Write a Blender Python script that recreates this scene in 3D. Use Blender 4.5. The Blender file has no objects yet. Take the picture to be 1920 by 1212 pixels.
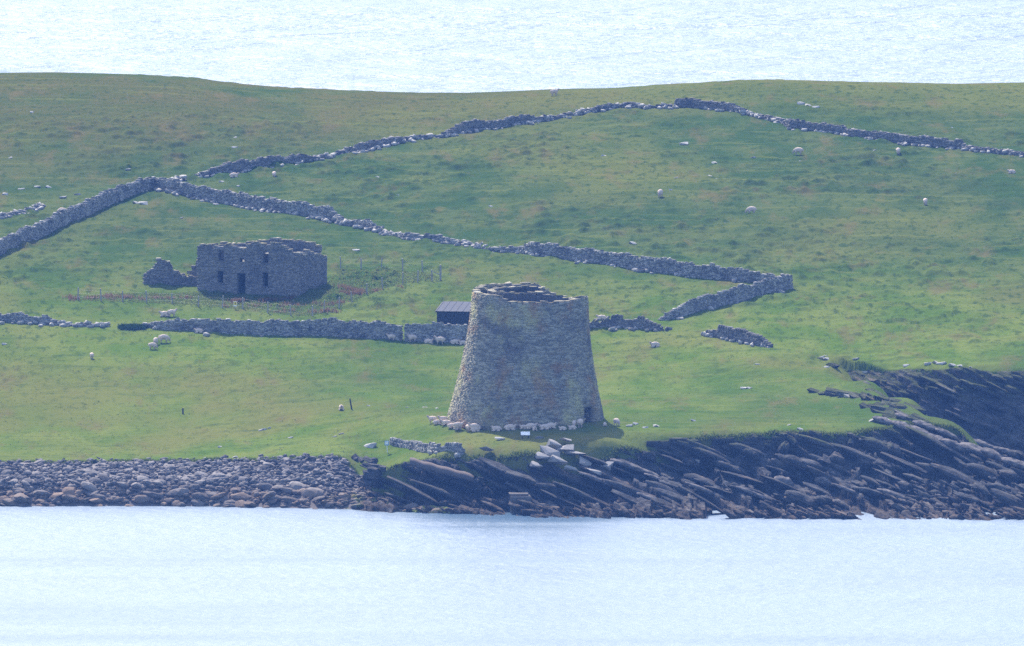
import bpy, bmesh, math, random
import numpy as np
from mathutils import Vector, Matrix

random.seed(7)
rng = np.random.default_rng(7)
SC = bpy.context.scene
COL = SC.collection

# ------------------------------------------------------------------ camera, sky, sun, exposure
F = 29100.0                      # focal length in pixels of a 1920 wide frame
CAM = np.array([0.0, -1500.0, 150.4])
DEP = math.atan(2611.0 / F)      # camera looks down a good five degrees from a hill across the sound
cam_d = bpy.data.cameras.new('camera')
cam_d.sensor_width = 36.0
cam_d.lens = 36.0 * F / 1920.0
cam_d.clip_start = 1.0
cam_d.clip_end = 40000.0
cam = bpy.data.objects.new('camera', cam_d)
COL.objects.link(cam)
cam.location = CAM
cam.rotation_euler = (math.pi / 2 - DEP, 0, 0)
SC.camera = cam

SUN_EL = math.radians(46)
SUN_AZ = math.radians(-17)       # from +y (away from the camera) towards -x: in front of the viewer and a little to the left
world = bpy.data.worlds.new('World')
SC.world = world
world.use_nodes = True
wn = world.node_tree
wn.nodes.clear()
sky = wn.nodes.new('ShaderNodeTexSky')
sky.sky_type = 'NISHITA'
sky.sun_disc = False
sky.sun_elevation = SUN_EL
sky.sun_rotation = SUN_AZ
sky.altitude = 50
sky.air_density = 1.0
sky.dust_density = 2.0
sky.ozone_density = 1.0
bg = wn.nodes.new('ShaderNodeBackground')
bg.inputs['Strength'].default_value = 0.13
wo = wn.nodes.new('ShaderNodeOutputWorld')
wn.links.new(sky.outputs[0], bg.inputs[0])
wn.links.new(bg.outputs[0], wo.inputs[0])

sun_d = bpy.data.lights.new('sun', 'SUN')
sun_d.energy = 3.6
sun_d.angle = math.radians(0.55)
sun_d.color = (1.0, 0.95, 0.87)
sun = bpy.data.objects.new('sun', sun_d)
COL.objects.link(sun)
sdir = Vector((math.sin(SUN_AZ) * math.cos(SUN_EL), math.cos(SUN_AZ) * math.cos(SUN_EL), math.sin(SUN_EL)))
sun.rotation_euler = sdir.to_track_quat('Z', 'Y').to_euler()
sun.location = (0, 0, 300)

SC.view_settings.view_transform = 'Standard'
SC.view_settings.look = 'None'
SC.view_settings.exposure = 1.3
SC.view_settings.gamma = 1.0
SC.view_settings.use_curve_mapping = False
SC.render.engine = 'CYCLES'
SC.cycles.use_denoising = False
SC.cycles.max_bounces = 6
SC.cycles.diffuse_bounces = 3
SC.cycles.glossy_bounces = 3
SC.cycles.volume_bounces = 1
SC.cycles.transparent_max_bounces = 4
SC.cycles.sample_clamp_indirect = 8.0

# ------------------------------------------------------------------ view geometry helpers (survey the site from the photograph)
RIGHT = np.array([1.0, 0, 0])
FWD = np.array([0, math.cos(DEP), -math.sin(DEP)])
UP = np.array([0, math.sin(DEP), math.cos(DEP)])


def ray(px, row):
    d = FWD * F + RIGHT * (px - 960.0) - UP * (row - 606.0)
    return d / d[1]              # per metre of y


def y_at(row, z):
    d = ray(960, row)
    return -1500.0 + (z - CAM[2]) / d[2]


def z_at(row, y):
    return CAM[2] + ray(960, row)[2] * (y + 1500.0)


def hash2(ix, iy, s):
    ix = ix.astype(np.int64); iy = iy.astype(np.int64)
    h = (ix * 374761393 + iy * 668265263 + s * 974711) & 0xffffffff
    h = ((h ^ (h >> 13)) * 1274126177) & 0xffffffff
    h = h ^ (h >> 16)
    return (h & 0xffff) / 32767.5 - 1.0


def vnoise(x, y, s=0):
    x = np.asarray(x, float); y = np.asarray(y, float)
    x, y = np.broadcast_arrays(x, y)
    ix = np.floor(x); iy = np.floor(y)
    fx = x - ix; fy = y - iy
    fx = fx * fx * (3 - 2 * fx); fy = fy * fy * (3 - 2 * fy)
    a = hash2(ix, iy, s); b = hash2(ix + 1, iy, s); c = hash2(ix, iy + 1, s); d = hash2(ix + 1, iy + 1, s)
    return (a * (1 - fx) + b * fx) * (1 - fy) + (c * (1 - fx) + d * fx) * fy


def fbm(x, y, s=0, o=4):
    t = 0; a = 1.0; n = 0
    for k in range(o):
        t = t + a * vnoise(x * 2 ** k + 17.3 * k, y * 2 ** k - 9.1 * k, s + k); n += a; a *= 0.5
    return t / n


def smooth(a, sig, step, axis):
    r = int(max(1, round(3 * sig / step)))
    w = np.exp(-0.5 * (np.arange(-r, r + 1) * step / sig) ** 2); w /= w.sum()
    pad = [(0, 0), (0, 0)]; pad[axis] = (r, r)
    p = np.pad(a, pad, mode='edge')
    out = np.zeros_like(a); n = a.shape[axis]
    for i, wi in enumerate(w):
        out += wi * (p[i:i + n, :] if axis == 0 else p[:, i:i + n])
    return out


# ------------------------------------------------------------------ object helpers
def tag(o, label=None, cat=None, group=None, kind=None):
    if label: o['label'] = label
    if cat: o['category'] = cat
    if group: o['group'] = group
    if kind: o['kind'] = kind
    return o


def link(name, mesh, mats, parent=None, smooth_shade=False):
    o = bpy.data.objects.new(name, mesh)
    COL.objects.link(o)
    if mesh is not None:
        for m in (mats if isinstance(mats, (list, tuple)) else [mats]):
            if m is not None and m.name not in [x.name for x in mesh.materials if x]:
                mesh.materials.append(m)
        if smooth_shade:
            mesh.polygons.foreach_set('use_smooth', [True] * len(mesh.polygons))
    if parent is not None:
        o.parent = parent
    return o


def empty(name, loc=(0, 0, 0), rz=0):
    o = bpy.data.objects.new(name, None)
    COL.objects.link(o)
    o.location = loc; o.rotation_euler = (0, 0, rz)
    o.empty_display_size = 0.2
    return o


def mesh_np(name, V, Q, tint=None):
    V = np.asarray(V, dtype=np.float32); Q = np.asarray(Q, dtype=np.int32)
    me = bpy.data.meshes.new(name)
    k = Q.shape[1]
    me.vertices.add(len(V)); me.vertices.foreach_set('co', V.ravel())
    me.loops.add(Q.size); me.loops.foreach_set('vertex_index', Q.ravel())
    me.polygons.add(len(Q))
    me.polygons.foreach_set('loop_start', np.arange(0, Q.size, k, dtype=np.int32))
    me.polygons.foreach_set('loop_total', np.full(len(Q), k, dtype=np.int32))
    if tint is not None:
        at = me.attributes.new('tint', 'FLOAT', 'POINT')
        at.data.foreach_set('value', np.asarray(tint, dtype=np.float32))
    me.update(calc_edges=True)
    return me


def grid_mesh(name, P):
    """P: (n, m, 3) sheet of points -> quads"""
    n, m = P.shape[:2]
    idx = np.arange(n * m).reshape(n, m)
    Q = np.stack([idx[:-1, :-1], idx[:-1, 1:], idx[1:, 1:], idx[1:, :-1]], -1).reshape(-1, 4)
    return mesh_np(name, P.reshape(-1, 3), Q)


CORN = np.array([[-1, -1, -1], [1, -1, -1], [1, 1, -1], [-1, 1, -1], [-1, -1, 1], [1, -1, 1], [1, 1, 1], [-1, 1, 1]], float)
BQ = np.array([[0, 3, 2, 1], [4, 5, 6, 7], [0, 1, 5, 4], [1, 2, 6, 5], [2, 3, 7, 6], [3, 0, 4, 7]])


class Stones:
    """collects rough blocks (centre, axes, half sizes) into one mesh"""
    def __init__(self):
        self.C = []; self.R = []; self.S = []; self.T = []

    def add(self, c, ang, s, tilt=0.0, roll=0.0, tint=None):
        ca, sa = math.cos(ang), math.sin(ang)
        ct, st = math.cos(tilt), math.sin(tilt)
        cr, sr = math.cos(roll), math.sin(roll)
        Rz = np.array([[ca, -sa, 0], [sa, ca, 0], [0, 0, 1]])
        Ry = np.array([[ct, 0, st], [0, 1, 0], [-st, 0, ct]])
        Rx = np.array([[1, 0, 0], [0, cr, -sr], [0, sr, cr]])
        self.C.append(c); self.R.append(Rz @ Ry @ Rx); self.S.append(s)
        self.T.append(random.random() if tint is None else tint)

    def mesh(self, name, jit=0.12):
        C = np.array(self.C); R = np.array(self.R); S = np.array(self.S)
        n = len(C)
        loc = CORN[None] * S[:, None, :] * (1 + np.array(jit) * rng.uniform(-1, 0.6, (n, 8, 3)))
        V = np.einsum('nij,nkj->nki', R, loc) + C[:, None, :]
        Q = (BQ[None] + 8 * np.arange(n)[:, None, None]).reshape(-1, 4)
        return mesh_np(name, V.reshape(-1, 3), Q, np.repeat(np.array(self.T), 8))


def box_mesh(name, size, bevel=0.0, jit=0.0, off=(0, 0, 0)):
    bm = bmesh.new()
    bmesh.ops.create_cube(bm, size=1.0)
    for v in bm.verts:
        v.co = Vector((v.co.x * size[0] + off[0], v.co.y * size[1] + off[1], v.co.z * size[2] + off[2]))
        if jit:
            v.co += Vector((random.uniform(-1, 1) * size[0], random.uniform(-1, 1) * size[1], random.uniform(-1, 1) * size[2])) * jit
    if bevel:
        bmesh.ops.bevel(bm, geom=list(bm.edges), offset=bevel, segments=1, affect='EDGES')
    me = bpy.data.meshes.new(name); bm.to_mesh(me); bm.free()
    return me


def pole_mesh(name, r, h, n=8, taper=0.9):
    bm = bmesh.new()
    bmesh.ops.create_cone(bm, cap_ends=True, segments=n, radius1=r, radius2=r * taper, depth=h)
    bmesh.ops.translate(bm, verts=bm.verts, vec=(0, 0, h / 2))
    me = bpy.data.meshes.new(name); bm.to_mesh(me); bm.free()
    return me


# ------------------------------------------------------------------ materials
class NT:
    def __init__(self, name):
        self.m = bpy.data.materials.new(name); self.m.use_nodes = True
        self.t = self.m.node_tree; self.t.nodes.clear()
        self.out = self.t.nodes.new('ShaderNodeOutputMaterial')
        self.b = self.t.nodes.new('ShaderNodeBsdfPrincipled')
        self.t.links.new(self.b.outputs[0], self.out.inputs[0])
        self.pos = self.t.nodes.new('ShaderNodeNewGeometry').outputs['Position']

    def n(self, typ, **kw):
        x = self.t.nodes.new(typ)
        for k, v in kw.items(): setattr(x, k, v)
        return x

    def put(self, sock, v):
        if isinstance(v, bpy.types.NodeSocket): self.t.links.new(v, sock)
        else: sock.default_value = v

    def noise(self, scale, detail=4, rough=0.55, stretch=(1, 1, 1), off=(0, 0, 0)):
        mp = self.n('ShaderNodeMapping'); mp.inputs['Scale'].default_value = stretch; mp.inputs['Location'].default_value = off
        self.t.links.new(self.pos, mp.inputs[0])
        nz = self.n('ShaderNodeTexNoise'); nz.inputs['Scale'].default_value = scale
        nz.inputs['Detail'].default_value = detail; nz.inputs['Roughness'].default_value = rough
        self.t.links.new(mp.outputs[0], nz.inputs['Vector'])
        return nz.outputs['Fac']

    def ramp(self, fac, lo, hi, a=0.0, b=1.0):
        r = self.n('ShaderNodeMapRange'); r.interpolation_type = 'SMOOTHSTEP'
        self.put(r.inputs['Value'], fac)
        r.inputs['From Min'].default_value = lo; r.inputs['From Max'].default_value = hi
        r.inputs['To Min'].default_value = a; r.inputs['To Max'].default_value = b
        return r.outputs['Result']

    def mix(self, fac, a, b, mode='MIX'):
        x = self.n('ShaderNodeMix', data_type='RGBA', blend_type=mode)
        self.put(x.inputs['Factor'], fac)
        for s, v in ((x.inputs[6], a), (x.inputs[7], b)):
            self.put(s, v if isinstance(v, bpy.types.NodeSocket) else (*v, 1.0))
        return x.outputs[2]

    def math(self, op, a, b=0.0):
        x = self.n('ShaderNodeMath', operation=op); self.put(x.inputs[0], a); self.put(x.inputs[1], b)
        return x.outputs[0]

    def axis(self, k):
        s = self.n('ShaderNodeSeparateXYZ'); self.t.links.new(self.pos, s.inputs[0]); return s.outputs[k]

    def attr(self, name):
        a = self.n('ShaderNodeAttribute'); a.attribute_name = name; return a.outputs['Fac']

    def normal_z(self):
        g = self.n('ShaderNodeNewGeometry'); s = self.n('ShaderNodeSeparateXYZ')
        self.t.links.new(g.outputs['Normal'], s.inputs[0]); return s.outputs[2]

    def rand(self):
        return self.n('ShaderNodeObjectInfo').outputs['Random']

    def bump(self, h, strength, dist):
        b = self.n('ShaderNodeBump'); b.inputs['Strength'].default_value = strength; b.inputs['Distance'].default_value = dist
        self.put(b.inputs['Height'], h); self.t.links.new(b.outputs[0], self.b.inputs['Normal'])

    def done(self, col, rough=0.9, spec=0.2):
        self.put(self.b.inputs['Base Color'], col if isinstance(col, bpy.types.NodeSocket) else (*col, 1.0))
        self.put(self.b.inputs['Roughness'], rough)
        self.b.inputs['Specular IOR Level'].default_value = spec
        return self.m


def plain(name, col, rough=0.8, spec=0.2, var=0.25):
    t = NT(name)
    d = tuple(c * (1 - var) for c in col); l = tuple(min(1, c * (1 + var)) for c in col)
    return t.done(t.mix(t.noise(6.0), d, l), rough, spec)


def grass_mat():
    t = NT('grass_turf')
    y = t.axis(1); x = t.axis(0)
    lush = (0.068, 0.115, 0.012); olive = (0.119, 0.114, 0.030); dark = (0.027, 0.052, 0.012); brown = (0.118, 0.091, 0.037); bright = (0.122, 0.150, 0.028)
    big = t.noise(0.035, 4, 0.6, (1, 0.55, 0))
    mid = t.noise(0.16, 5, 0.6, (1, 0.5, 0), (13, 5, 0))
    fine = t.noise(1.05, 5, 0.68, (1, 0.38, 0), (3, 51, 0))
    tiny = t.noise(3.0, 3, 0.6, (1, 0.7, 0))
    c = t.mix(t.ramp(mid, 0.35, 0.65), lush, bright)
    c = t.mix(t.ramp(big, 0.48, 0.66, 0, 0.8), c, olive)
    # hill pasture: coarser, darker grass higher up
    hill = t.math('MULTIPLY', t.ramp(y, 55, 130), 0.85)
    c = t.mix(hill, c, t.mix(t.ramp(mid, 0.40, 0.62), (0.026, 0.056, 0.018), (0.056, 0.080, 0.025)))
    # heathy moor beyond the upper wall, widest on the left
    edge = t.math('ADD', y, t.math('MULTIPLY', x, -0.75))
    heath = t.math('MULTIPLY', t.ramp(edge, 190, 235), t.ramp(t.noise(0.07, 5, 0.65, (1, 0.4, 0), (7, 7, 0)), 0.30, 0.55))
    c = t.mix(t.math('MULTIPLY', heath, 0.85), c, t.mix(t.ramp(fine, 0.4, 0.62), (0.069, 0.074, 0.020), (0.118, 0.094, 0.033)))
    # pale strip of short turf on the far rise
    c = t.mix(t.math('MULTIPLY', t.ramp(t.math('ADD', y, t.math('MULTIPLY', x, 0.12)), 216, 232), t.ramp(x, -10, 20, 0, 0.7)), c, (0.119, 0.124, 0.028))
    vast = t.noise(0.013, 4, 0.55, (1, 0.6, 0), (2, 8, 0))
    c = t.mix(t.ramp(vast, 0.50, 0.62, 0, 0.65), c, (0.113, 0.119, 0.027))
    c = t.mix(t.ramp(vast, 0.36, 0.48, 0.6, 0), c, (0.034, 0.069, 0.014))
    # grazing terraces and trodden lines running along the slope
    streak = t.noise(0.5, 5, 0.6, (0.13, 1, 0), (40, 3, 0))
    c = t.mix(t.ramp(streak, 0.54, 0.66, 0, 0.45), c, t.mix(0.5, bright, olive))
    c = t.mix(t.ramp(streak, 0.34, 0.44, 0.4, 0), c, (0.039, 0.067, 0.017))
    c = t.mix(t.math('MULTIPLY', t.ramp(fine, 0.51, 0.62), t.ramp(y, 20, 90, 0.25, 0.72)), c, dark)
    c = t.mix(t.ramp(t.noise(0.22, 5, 0.7, (1, 0.30, 0), (31, 2, 0)), 0.52, 0.70, 0, 0.6), c, brown)
    c = t.mix(t.ramp(tiny, 0.35, 0.7, 0.0, 0.25), c, t.mix(1.0, c, (0.60, 0.66, 0.60), 'MULTIPLY'))
    t.bump(tiny, 0.6, 0.10)
    return t.done(c, 1.0, 0.0)


def rock_mat(name, dip=0.42):
    t = NT(name)
    z = t.axis(2)
    n1 = t.noise(0.8, 6, 0.62); n2 = t.noise(3.5, 4, 0.6, (1, 1, 2.2)); n3 = t.noise(0.25, 4, 0.5)
    c = t.mix(t.ramp(n1, 0.35, 0.66), (0.028, 0.030, 0.034), (0.090, 0.086, 0.083))
    c = t.mix(t.ramp(n2, 0.56, 0.78, 0, 0.5), c, (0.17, 0.155, 0.14))
    c = t.mix(t.ramp(n3, 0.5, 0.7, 0, 0.5), c, (0.026, 0.027, 0.034))
    zn = t.math('ADD', z, t.math('MULTIPLY', t.math('SUBTRACT', n1, 0.5), 1.6))
    weed = t.math('MULTIPLY', t.ramp(zn, 0.6, 1.7, 1, 0), t.ramp(n2, 0.35, 0.6))
    c = t.mix(weed, c, t.mix(t.ramp(n1, 0.40, 0.62), (0.034, 0.027, 0.022), (0.095, 0.066, 0.046)))
    # turf and lichen clinging to flat spots high on the shore
    up = t.math('MULTIPLY', t.ramp(t.normal_z(), 0.35, 0.8), t.ramp(t.math('ADD', z, t.math('MULTIPLY', t.math('SUBTRACT', n1, 0.5), 3.0)), 4.6, 6.0))
    c = t.mix(t.math('MULTIPLY', up, 0.85), c, t.mix(n2, (0.030, 0.048, 0.016), (0.075, 0.075, 0.030)))
    bx = t.n('ShaderNodeCombineXYZ')
    t.put(bx.inputs[0], t.math('MULTIPLY', t.axis(0), 0.22)); t.put(bx.inputs[1], t.math('MULTIPLY', t.axis(1), 0.5))
    t.put(bx.inputs[2], t.math('MULTIPLY', t.math('ADD', z, t.math('MULTIPLY', t.axis(0), dip)), 3.2))
    bed = t.n('ShaderNodeTexNoise'); bed.inputs['Scale'].default_value = 1.0; bed.inputs['Detail'].default_value = 5
    t.t.links.new(bx.outputs[0], bed.inputs['Vector']); bf = bed.outputs['Fac']
    c = t.mix(t.ramp(bf, 0.54, 0.68, 0, 0.65), c, t.mix(t.ramp(n3, 0.4, 0.6), (0.135, 0.125, 0.120), (0.150, 0.112, 0.085)))
    c = t.mix(t.ramp(bf, 0.34, 0.45, 0.6, 0), c, (0.020, 0.020, 0.024))
    t.bump(t.math('ADD', t.math('MULTIPLY', bf, 1.5), t.noise(2.2, 6, 0.65, (1, 1, 2.5))), 0.8, 0.22)
    return t.done(c, 0.95, 0.03)


def masonry_mat(name, lo, hi, accents, lichen=0.5, wear=1.0, blotch=0.28):
    """stones: every stone its own shade (tint), blotches of lichen and iron stain over the wall"""
    t = NT(name)
    ti = t.attr('tint')
    c = t.mix(t.ramp(ti, 0, 1), lo, hi)
    for k, (col, amt) in enumerate(accents):
        m = t.ramp(t.noise(blotch * (1 + 0.35 * k), 5, 0.65, (1, 1, 1), (19 * k + 3, 7 * k, 11 * k)), 0.50, 0.66, 0, amt)
        c = t.mix(m, c, t.mix(0.55, t.mix(ti, tuple(v * 0.6 for v in col), col), col))
    sp = t.ramp(t.noise(2.6, 3, 0.7, (1, 1, 1), (5, 5, 5)), 0.56, 0.72, 0, lichen)
    c = t.mix(sp, c, (0.26, 0.26, 0.22))
    bright = t.ramp(ti, 0.955, 0.99, 0, 0.5 * wear)
    c = t.mix(bright, c, (0.36, 0.35, 0.32))
    t.bump(t.noise(9.0, 4, 0.6), 0.5, 0.03)
    return t.done(c, 1.0, 0.0)


def boulder_mat():
    t = NT('beach_boulder')
    z = t.axis(2)
    r = t.math('ADD', t.rand(), t.attr('tint')); r = t.math('FRACT', r)
    n1 = t.noise(1.1, 5, 0.6)
    c = t.mix(t.ramp(r, 0, 1), (0.098, 0.089, 0.088), (0.255, 0.226, 0.208))
    c = t.mix(t.ramp(n1, 0.40, 0.68, 0, 0.6), c, (0.050, 0.050, 0.056))
    zn = t.math('ADD', z, t.math('MULTIPLY', t.math('SUBTRACT', t.noise(0.35, 3), 0.5), 1.6))
    low = t.ramp(zn, 0.9, 2.1, 1, 0)
    stain = t.mix(t.ramp(t.math('FRACT', t.math('MULTIPLY', r, 7.3)), 0.2, 1.0), (0.115, 0.095, 0.085), (0.25, 0.165, 0.105))
    c = t.mix(t.math('MULTIPLY', low, 0.7), c, stain)
    x = t.axis(0)
    weed = t.math('MULTIPLY', t.math('MULTIPLY', t.ramp(x, -19, -12), t.ramp(zn, 0.9, 1.5, 1, 0)), t.ramp(t.noise(0.9, 4), 0.45, 0.6))
    c = t.mix(weed, c, (0.145, 0.165, 0.035))
    t.bump(t.noise(5, 4, 0.6), 0.6, 0.05)
    return t.done(c, 0.95, 0.05)


def sea_mat():
    t = NT('sea_water')
    w1 = t.noise(0.55, 4, 0.6, (1, 1.0, 0)); w2 = t.noise(0.09, 3, 0.55, (0.6, 1, 0), (4, 9, 0))
    calm = t.ramp(t.noise(0.006, 3, 0.5, (0.35, 1, 0)), 0.35, 0.65, 0.5, 1.0)
    far = t.ramp(t.axis(1), 150, 420)          # the open sea beyond the island is choppier than the sheltered sound
    h = t.math('ADD', w1, t.math('MULTIPLY', w2, t.math('ADD', 2.0, t.math('MULTIPLY', far, 3.0))))
    b = t.n('ShaderNodeBump'); b.inputs['Distance'].default_value = 0.35
    t.put(b.inputs['Strength'], t.math('MULTIPLY', calm, t.math('ADD', 0.45, t.math('MULTIPLY', far, 1.2))))
    t.put(b.inputs['Height'], h); t.t.links.new(b.outputs[0], t.b.inputs['Normal'])
    t.b.inputs['IOR'].default_value = 1.333
    band = t.noise(0.05, 4, 0.6, (0.12, 1, 0), (0, 3, 0))
    rg = t.math('ADD', t.math('MULTIPLY', t.ramp(band, 0.38, 0.66, -0.10, 0.08), t.math('SUBTRACT', 1.0, far)), 0.52)
    lx = t.math('MULTIPLY', t.ramp(t.axis(0), -13, -4), t.ramp(t.axis(0), 4, 16, 1, 0))
    ly = t.math('MULTIPLY', t.ramp(t.axis(1), -55, -28), t.ramp(t.axis(1), 0, 20, 1, 0))
    lee = t.math('MULTIPLY', lx, ly)           # water lying calm in the lee of the landing
    rg = t.math('SUBTRACT', rg, t.math('MULTIPLY', lee, 0.20))
    return t.done(t.mix(w2, (0.04, 0.09, 0.15), (0.07, 0.13, 0.20)), rg, 0.5)


M_GRASS = grass_mat()
M_ROCK = rock_mat('shore_rock')
M_BOULDER = boulder_mat()
M_SEA = sea_mat()
M_BROCH = masonry_mat('broch_masonry', (0.165, 0.152, 0.118), (0.340, 0.312, 0.235),
                      [((0.46, 0.42, 0.20), 0.9), ((0.105, 0.095, 0.100), 0.75), ((0.34, 0.18, 0.075), 0.6)], 0.6, 0.4, 0.2)
M_HOUSE = masonry_mat('house_masonry', (0.120, 0.114, 0.112), (0.230, 0.214, 0.202), [((0.26, 0.235, 0.20), 0.5), ((0.10, 0.098, 0.108), 0.6)], 0.35, 0.4)
M_INNER = masonry_mat('shade_toned_inner_masonry', (0.060, 0.060, 0.062), (0.115, 0.110, 0.105), [((0.05, 0.05, 0.055), 0.5)], 0.1, 0.1)  # shade inside the tower head is put into this darker stone colour
M_CAP = masonry_mat('lichen_coping', (0.16, 0.145, 0.10), (0.32, 0.29, 0.22), [((0.25, 0.22, 0.11), 0.6)], 0.6)
M_DYKE = masonry_mat('drystone', (0.14, 0.137, 0.135), (0.34, 0.325, 0.30), [((0.42, 0.40, 0.37), 0.5), ((0.065, 0.065, 0.074), 0.6)], 0.6, 0.9, 0.6)
M_DYKE_DARK = masonry_mat('dark_drystone', (0.115, 0.110, 0.110), (0.235, 0.222, 0.208), [((0.28, 0.265, 0.235), 0.35), ((0.07, 0.068, 0.075), 0.6)], 0.35, 0.8, 0.6)  # drystone darkened in colour for shaded wall faces, also with less lichen
M_FLOOR = plain('earth_floor', (0.08, 0.075, 0.055))
M_WOOD = plain('weathered_wood', (0.30, 0.28, 0.25))
M_DARKWOOD = plain('dark_timber', (0.022, 0.023, 0.027), 0.7)
M_METALROOF = plain('roof_sheet', (0.095, 0.097, 0.110), 0.9, 0.05, 0.15)
M_WIRE = plain('galvanised_wire', (0.16, 0.16, 0.165), 0.5, 0.5, 0.1)
M_CONC = plain('concrete', (0.12, 0.107, 0.098), 1.0, 0.0, 0.6)
M_WHITE = plain('white_board', (0.80, 0.80, 0.78), 0.4, 0.4, 0.03)
M_BLUE = plain('blue_print', (0.12, 0.30, 0.62), 0.4, 0.4, 0.05)
M_YELLOW = plain('yellow_print', (0.80, 0.62, 0.05), 0.5, 0.4, 0.05)
M_BLACK = plain('black_print', (0.02, 0.02, 0.02), 0.6)
M_PATH = plain('trodden_stone', (0.12, 0.10, 0.09), 1.0, 0.0)

# ------------------------------------------------------------------ terrain: surveyed profiles from the shore to the skyline
# each profile: picture column -> list of (y, z) from grass edge inland
def rp(row, y): return (y, z_at(row, y))
def rz(row, z): return (y_at(row, z), z)

UPPER = [(500, 102), (340, 162)]
CREST = {-150: 146, 0: 143, 100: 142, 250: 146, 370: 153, 420: 161, 520: 170, 640: 176, 780: 181, 880: 181, 960: 178, 1040: 174, 1150: 172,
         1250: 165, 1340: 160, 1400: 156, 1500: 157, 1600: 160, 1700: 162, 1800: 164, 1880: 162, 2100: 160}
PROF = {
    -400: [rz(868, 3.0), rp(800, 20), rp(720, 42), rp(640, 62)],
    0:    [rz(868, 3.0), rp(800, 20), rp(720, 42), rp(640, 62)],
    300:  [rz(867, 3.0), rp(800, 19), rp(720, 42), rp(640, 62)],
    480:  [rz(862, 3.3), rp(800, 16), rp(720, 41), rp(640, 61)],
    640:  [rz(856, 4.0), rp(800, 7), rp(720, 38), rp(640, 60)],
    700:  [rz(851, 4.8), rp(800, 2), rp(720, 38), rp(640, 60)],
    830:  [rz(848, 5.0), rp(815, -6), (-3, 6.4), (8, 6.5), rp(720, 38), rp(640, 60)],
    1000: [rz(843, 5.6), rp(815, -12), (-7.5, 6.5), (8, 6.55), rp(720, 38), rp(640, 60)],
    1150: [rz(828, 6.0), rp(800, -7.5), (4, 6.6), rp(720, 36), rp(640, 59)],
    1300: [rz(815, 6.2), rp(790, -3), rp(720, 34), rp(640, 57)],
    1450: [rz(809, 6.3), rp(785, 0), rp(720, 31), rp(645, 55)],
    1560: [rz(810, 6.2), rp(740, 22), rp(692, 37), (41, 6.6), (46, 6.9), rp(670, 50), rp(640, 60)],
    1640: [rz(802, 6.2), rp(740, 17), rp(710, 27), (32, 5.0), (39, 5.0), rp(680, 45), rp(640, 59)],
    1720: [rz(792, 6.2), rp(740, 15), (22, 3.0), (34, 3.0), rp(686, 40), rp(640, 58)],
    1800: [rz(800, 5.7), rp(785, 4), (11, 0.8), (31, 1.0), rp(690, 38), rp(640, 57)],
    1920: [rz(846, 4.0), rp(841, -6), (1, -1.5), (30, -0.8), rp(693, 37), rp(640, 57)],
    2050: [(-20, 1.4), (-17, 1.3), (-13, -2), (28, -1.2), (36, 8.0), rp(640, 57)],
    2200: [(-24, -1.8), (-20, -2), (-13, -2), (27, -1.5), (36, 8.0), rp(640, 57)],
    2600: [(-24, -1.8), (-20, -2), (-13, -2), (27, -1.5), (36, 8.0), rp(640, 57)],
}
# shore below the grass edge: column -> points (y, z) going down to the water
SHORE = {
    -400: [rz(905, 1.9), rz(948, 0.0)],
    300:  [rz(905, 1.9), rz(949, 0.0)],
    480:  [rz(902, 2.0), rz(951, 0.0)],
    640:  [rz(905, 2.0), rz(955, 0.0)],
    700:  [rz(922, 1.1), rz(957, 0.0)],
    830:  [rz(935, 0.8), rz(962, 0.0)],
    1000: [rz(930, 1.3), rz(966, 0.0)],
    1150: [rz(895, 2.6), rz(969, 0.0)],
    1300: [rz(885, 2.7), rz(972, 0.0)],
    1450: [rz(885, 2.7), rz(972, 0.0)],
    1560: [rz(890, 2.5), rz(973, 0.0)],
    1640: [rz(885, 2.6), rz(973, 0.0)],
    1720: [rz(880, 2.7), rz(973, 0.0)],
    1800: [rz(880, 2.5), rz(973, 0.0)],
    1920: [rz(905, 1.8), rz(974, 0.0)],
    2050: [(-25, 0.6), rz(975, 0.0)],
    2200: [(-27, -1.9), (-31, -2.0)],
    2600: [(-27, -1.9), (-31, -2.0)],
}
SHORE[-400] = SHORE[-400]; SHORE[0] = SHORE[300]
GS = 0.25
GX = np.arange(-190, 200.01, GS); GY = np.arange(-50, 410.01, GS)
keys = sorted(PROF)
cc = np.array(sorted(CREST)); cr = np.array([CREST[k] for k in cc])
zprof = []
for k in keys:
    crow = np.interp(k, cc, cr)
    sh = SHORE[k]
    pts = [(sh[1][0] - 12, -2.6), (sh[1][0] - 1.5, -0.5), sh[1], sh[0]] + PROF[k] + [rp(r, y) for r, y in UPPER] + [rp(crow, 240), (262, z_at(crow, 240) - 1.2), (330, 4), (375, -4), (420, -6)]
    pts = sorted(pts)
    zprof.append(np.interp(GY, [p[0] for p in pts], [p[1] for p in pts]))
zprof = np.array(zprof)
Z = np.empty((len(GY), len(GX)))
for j, y in enumerate(GY):
    px = 960 + F * GX / (y + 1500)
    Z[j] = np.interp(px, keys, zprof[:, j])
    if y > 150:   # skyline rows are known at every column, not only at the profile columns
        w = min(1.0, (y - 150) / 80.0)
        crow = np.interp(px, cc, cr)
        base = np.interp(px, keys, [z_at(np.interp(k, cc, cr), 240) for k in keys])
        Z[j] += w * (np.array([z_at(r, 240) for r in crow]) - base)
Zs = smooth(smooth(Z, 7.0, GS, 0), 3.0, GS, 1)
Zn = smooth(smooth(Z, 1.0, GS, 0), 0.8, GS, 1)
w = np.clip((GY - 58) / 25, 0, 1)[:, None] * np.clip((250 - GY) / 15, 0, 1)[:, None]
Z = Zn * (1 - w) + Zs * w
XX, YY = np.meshgrid(GX, GY)
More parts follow.
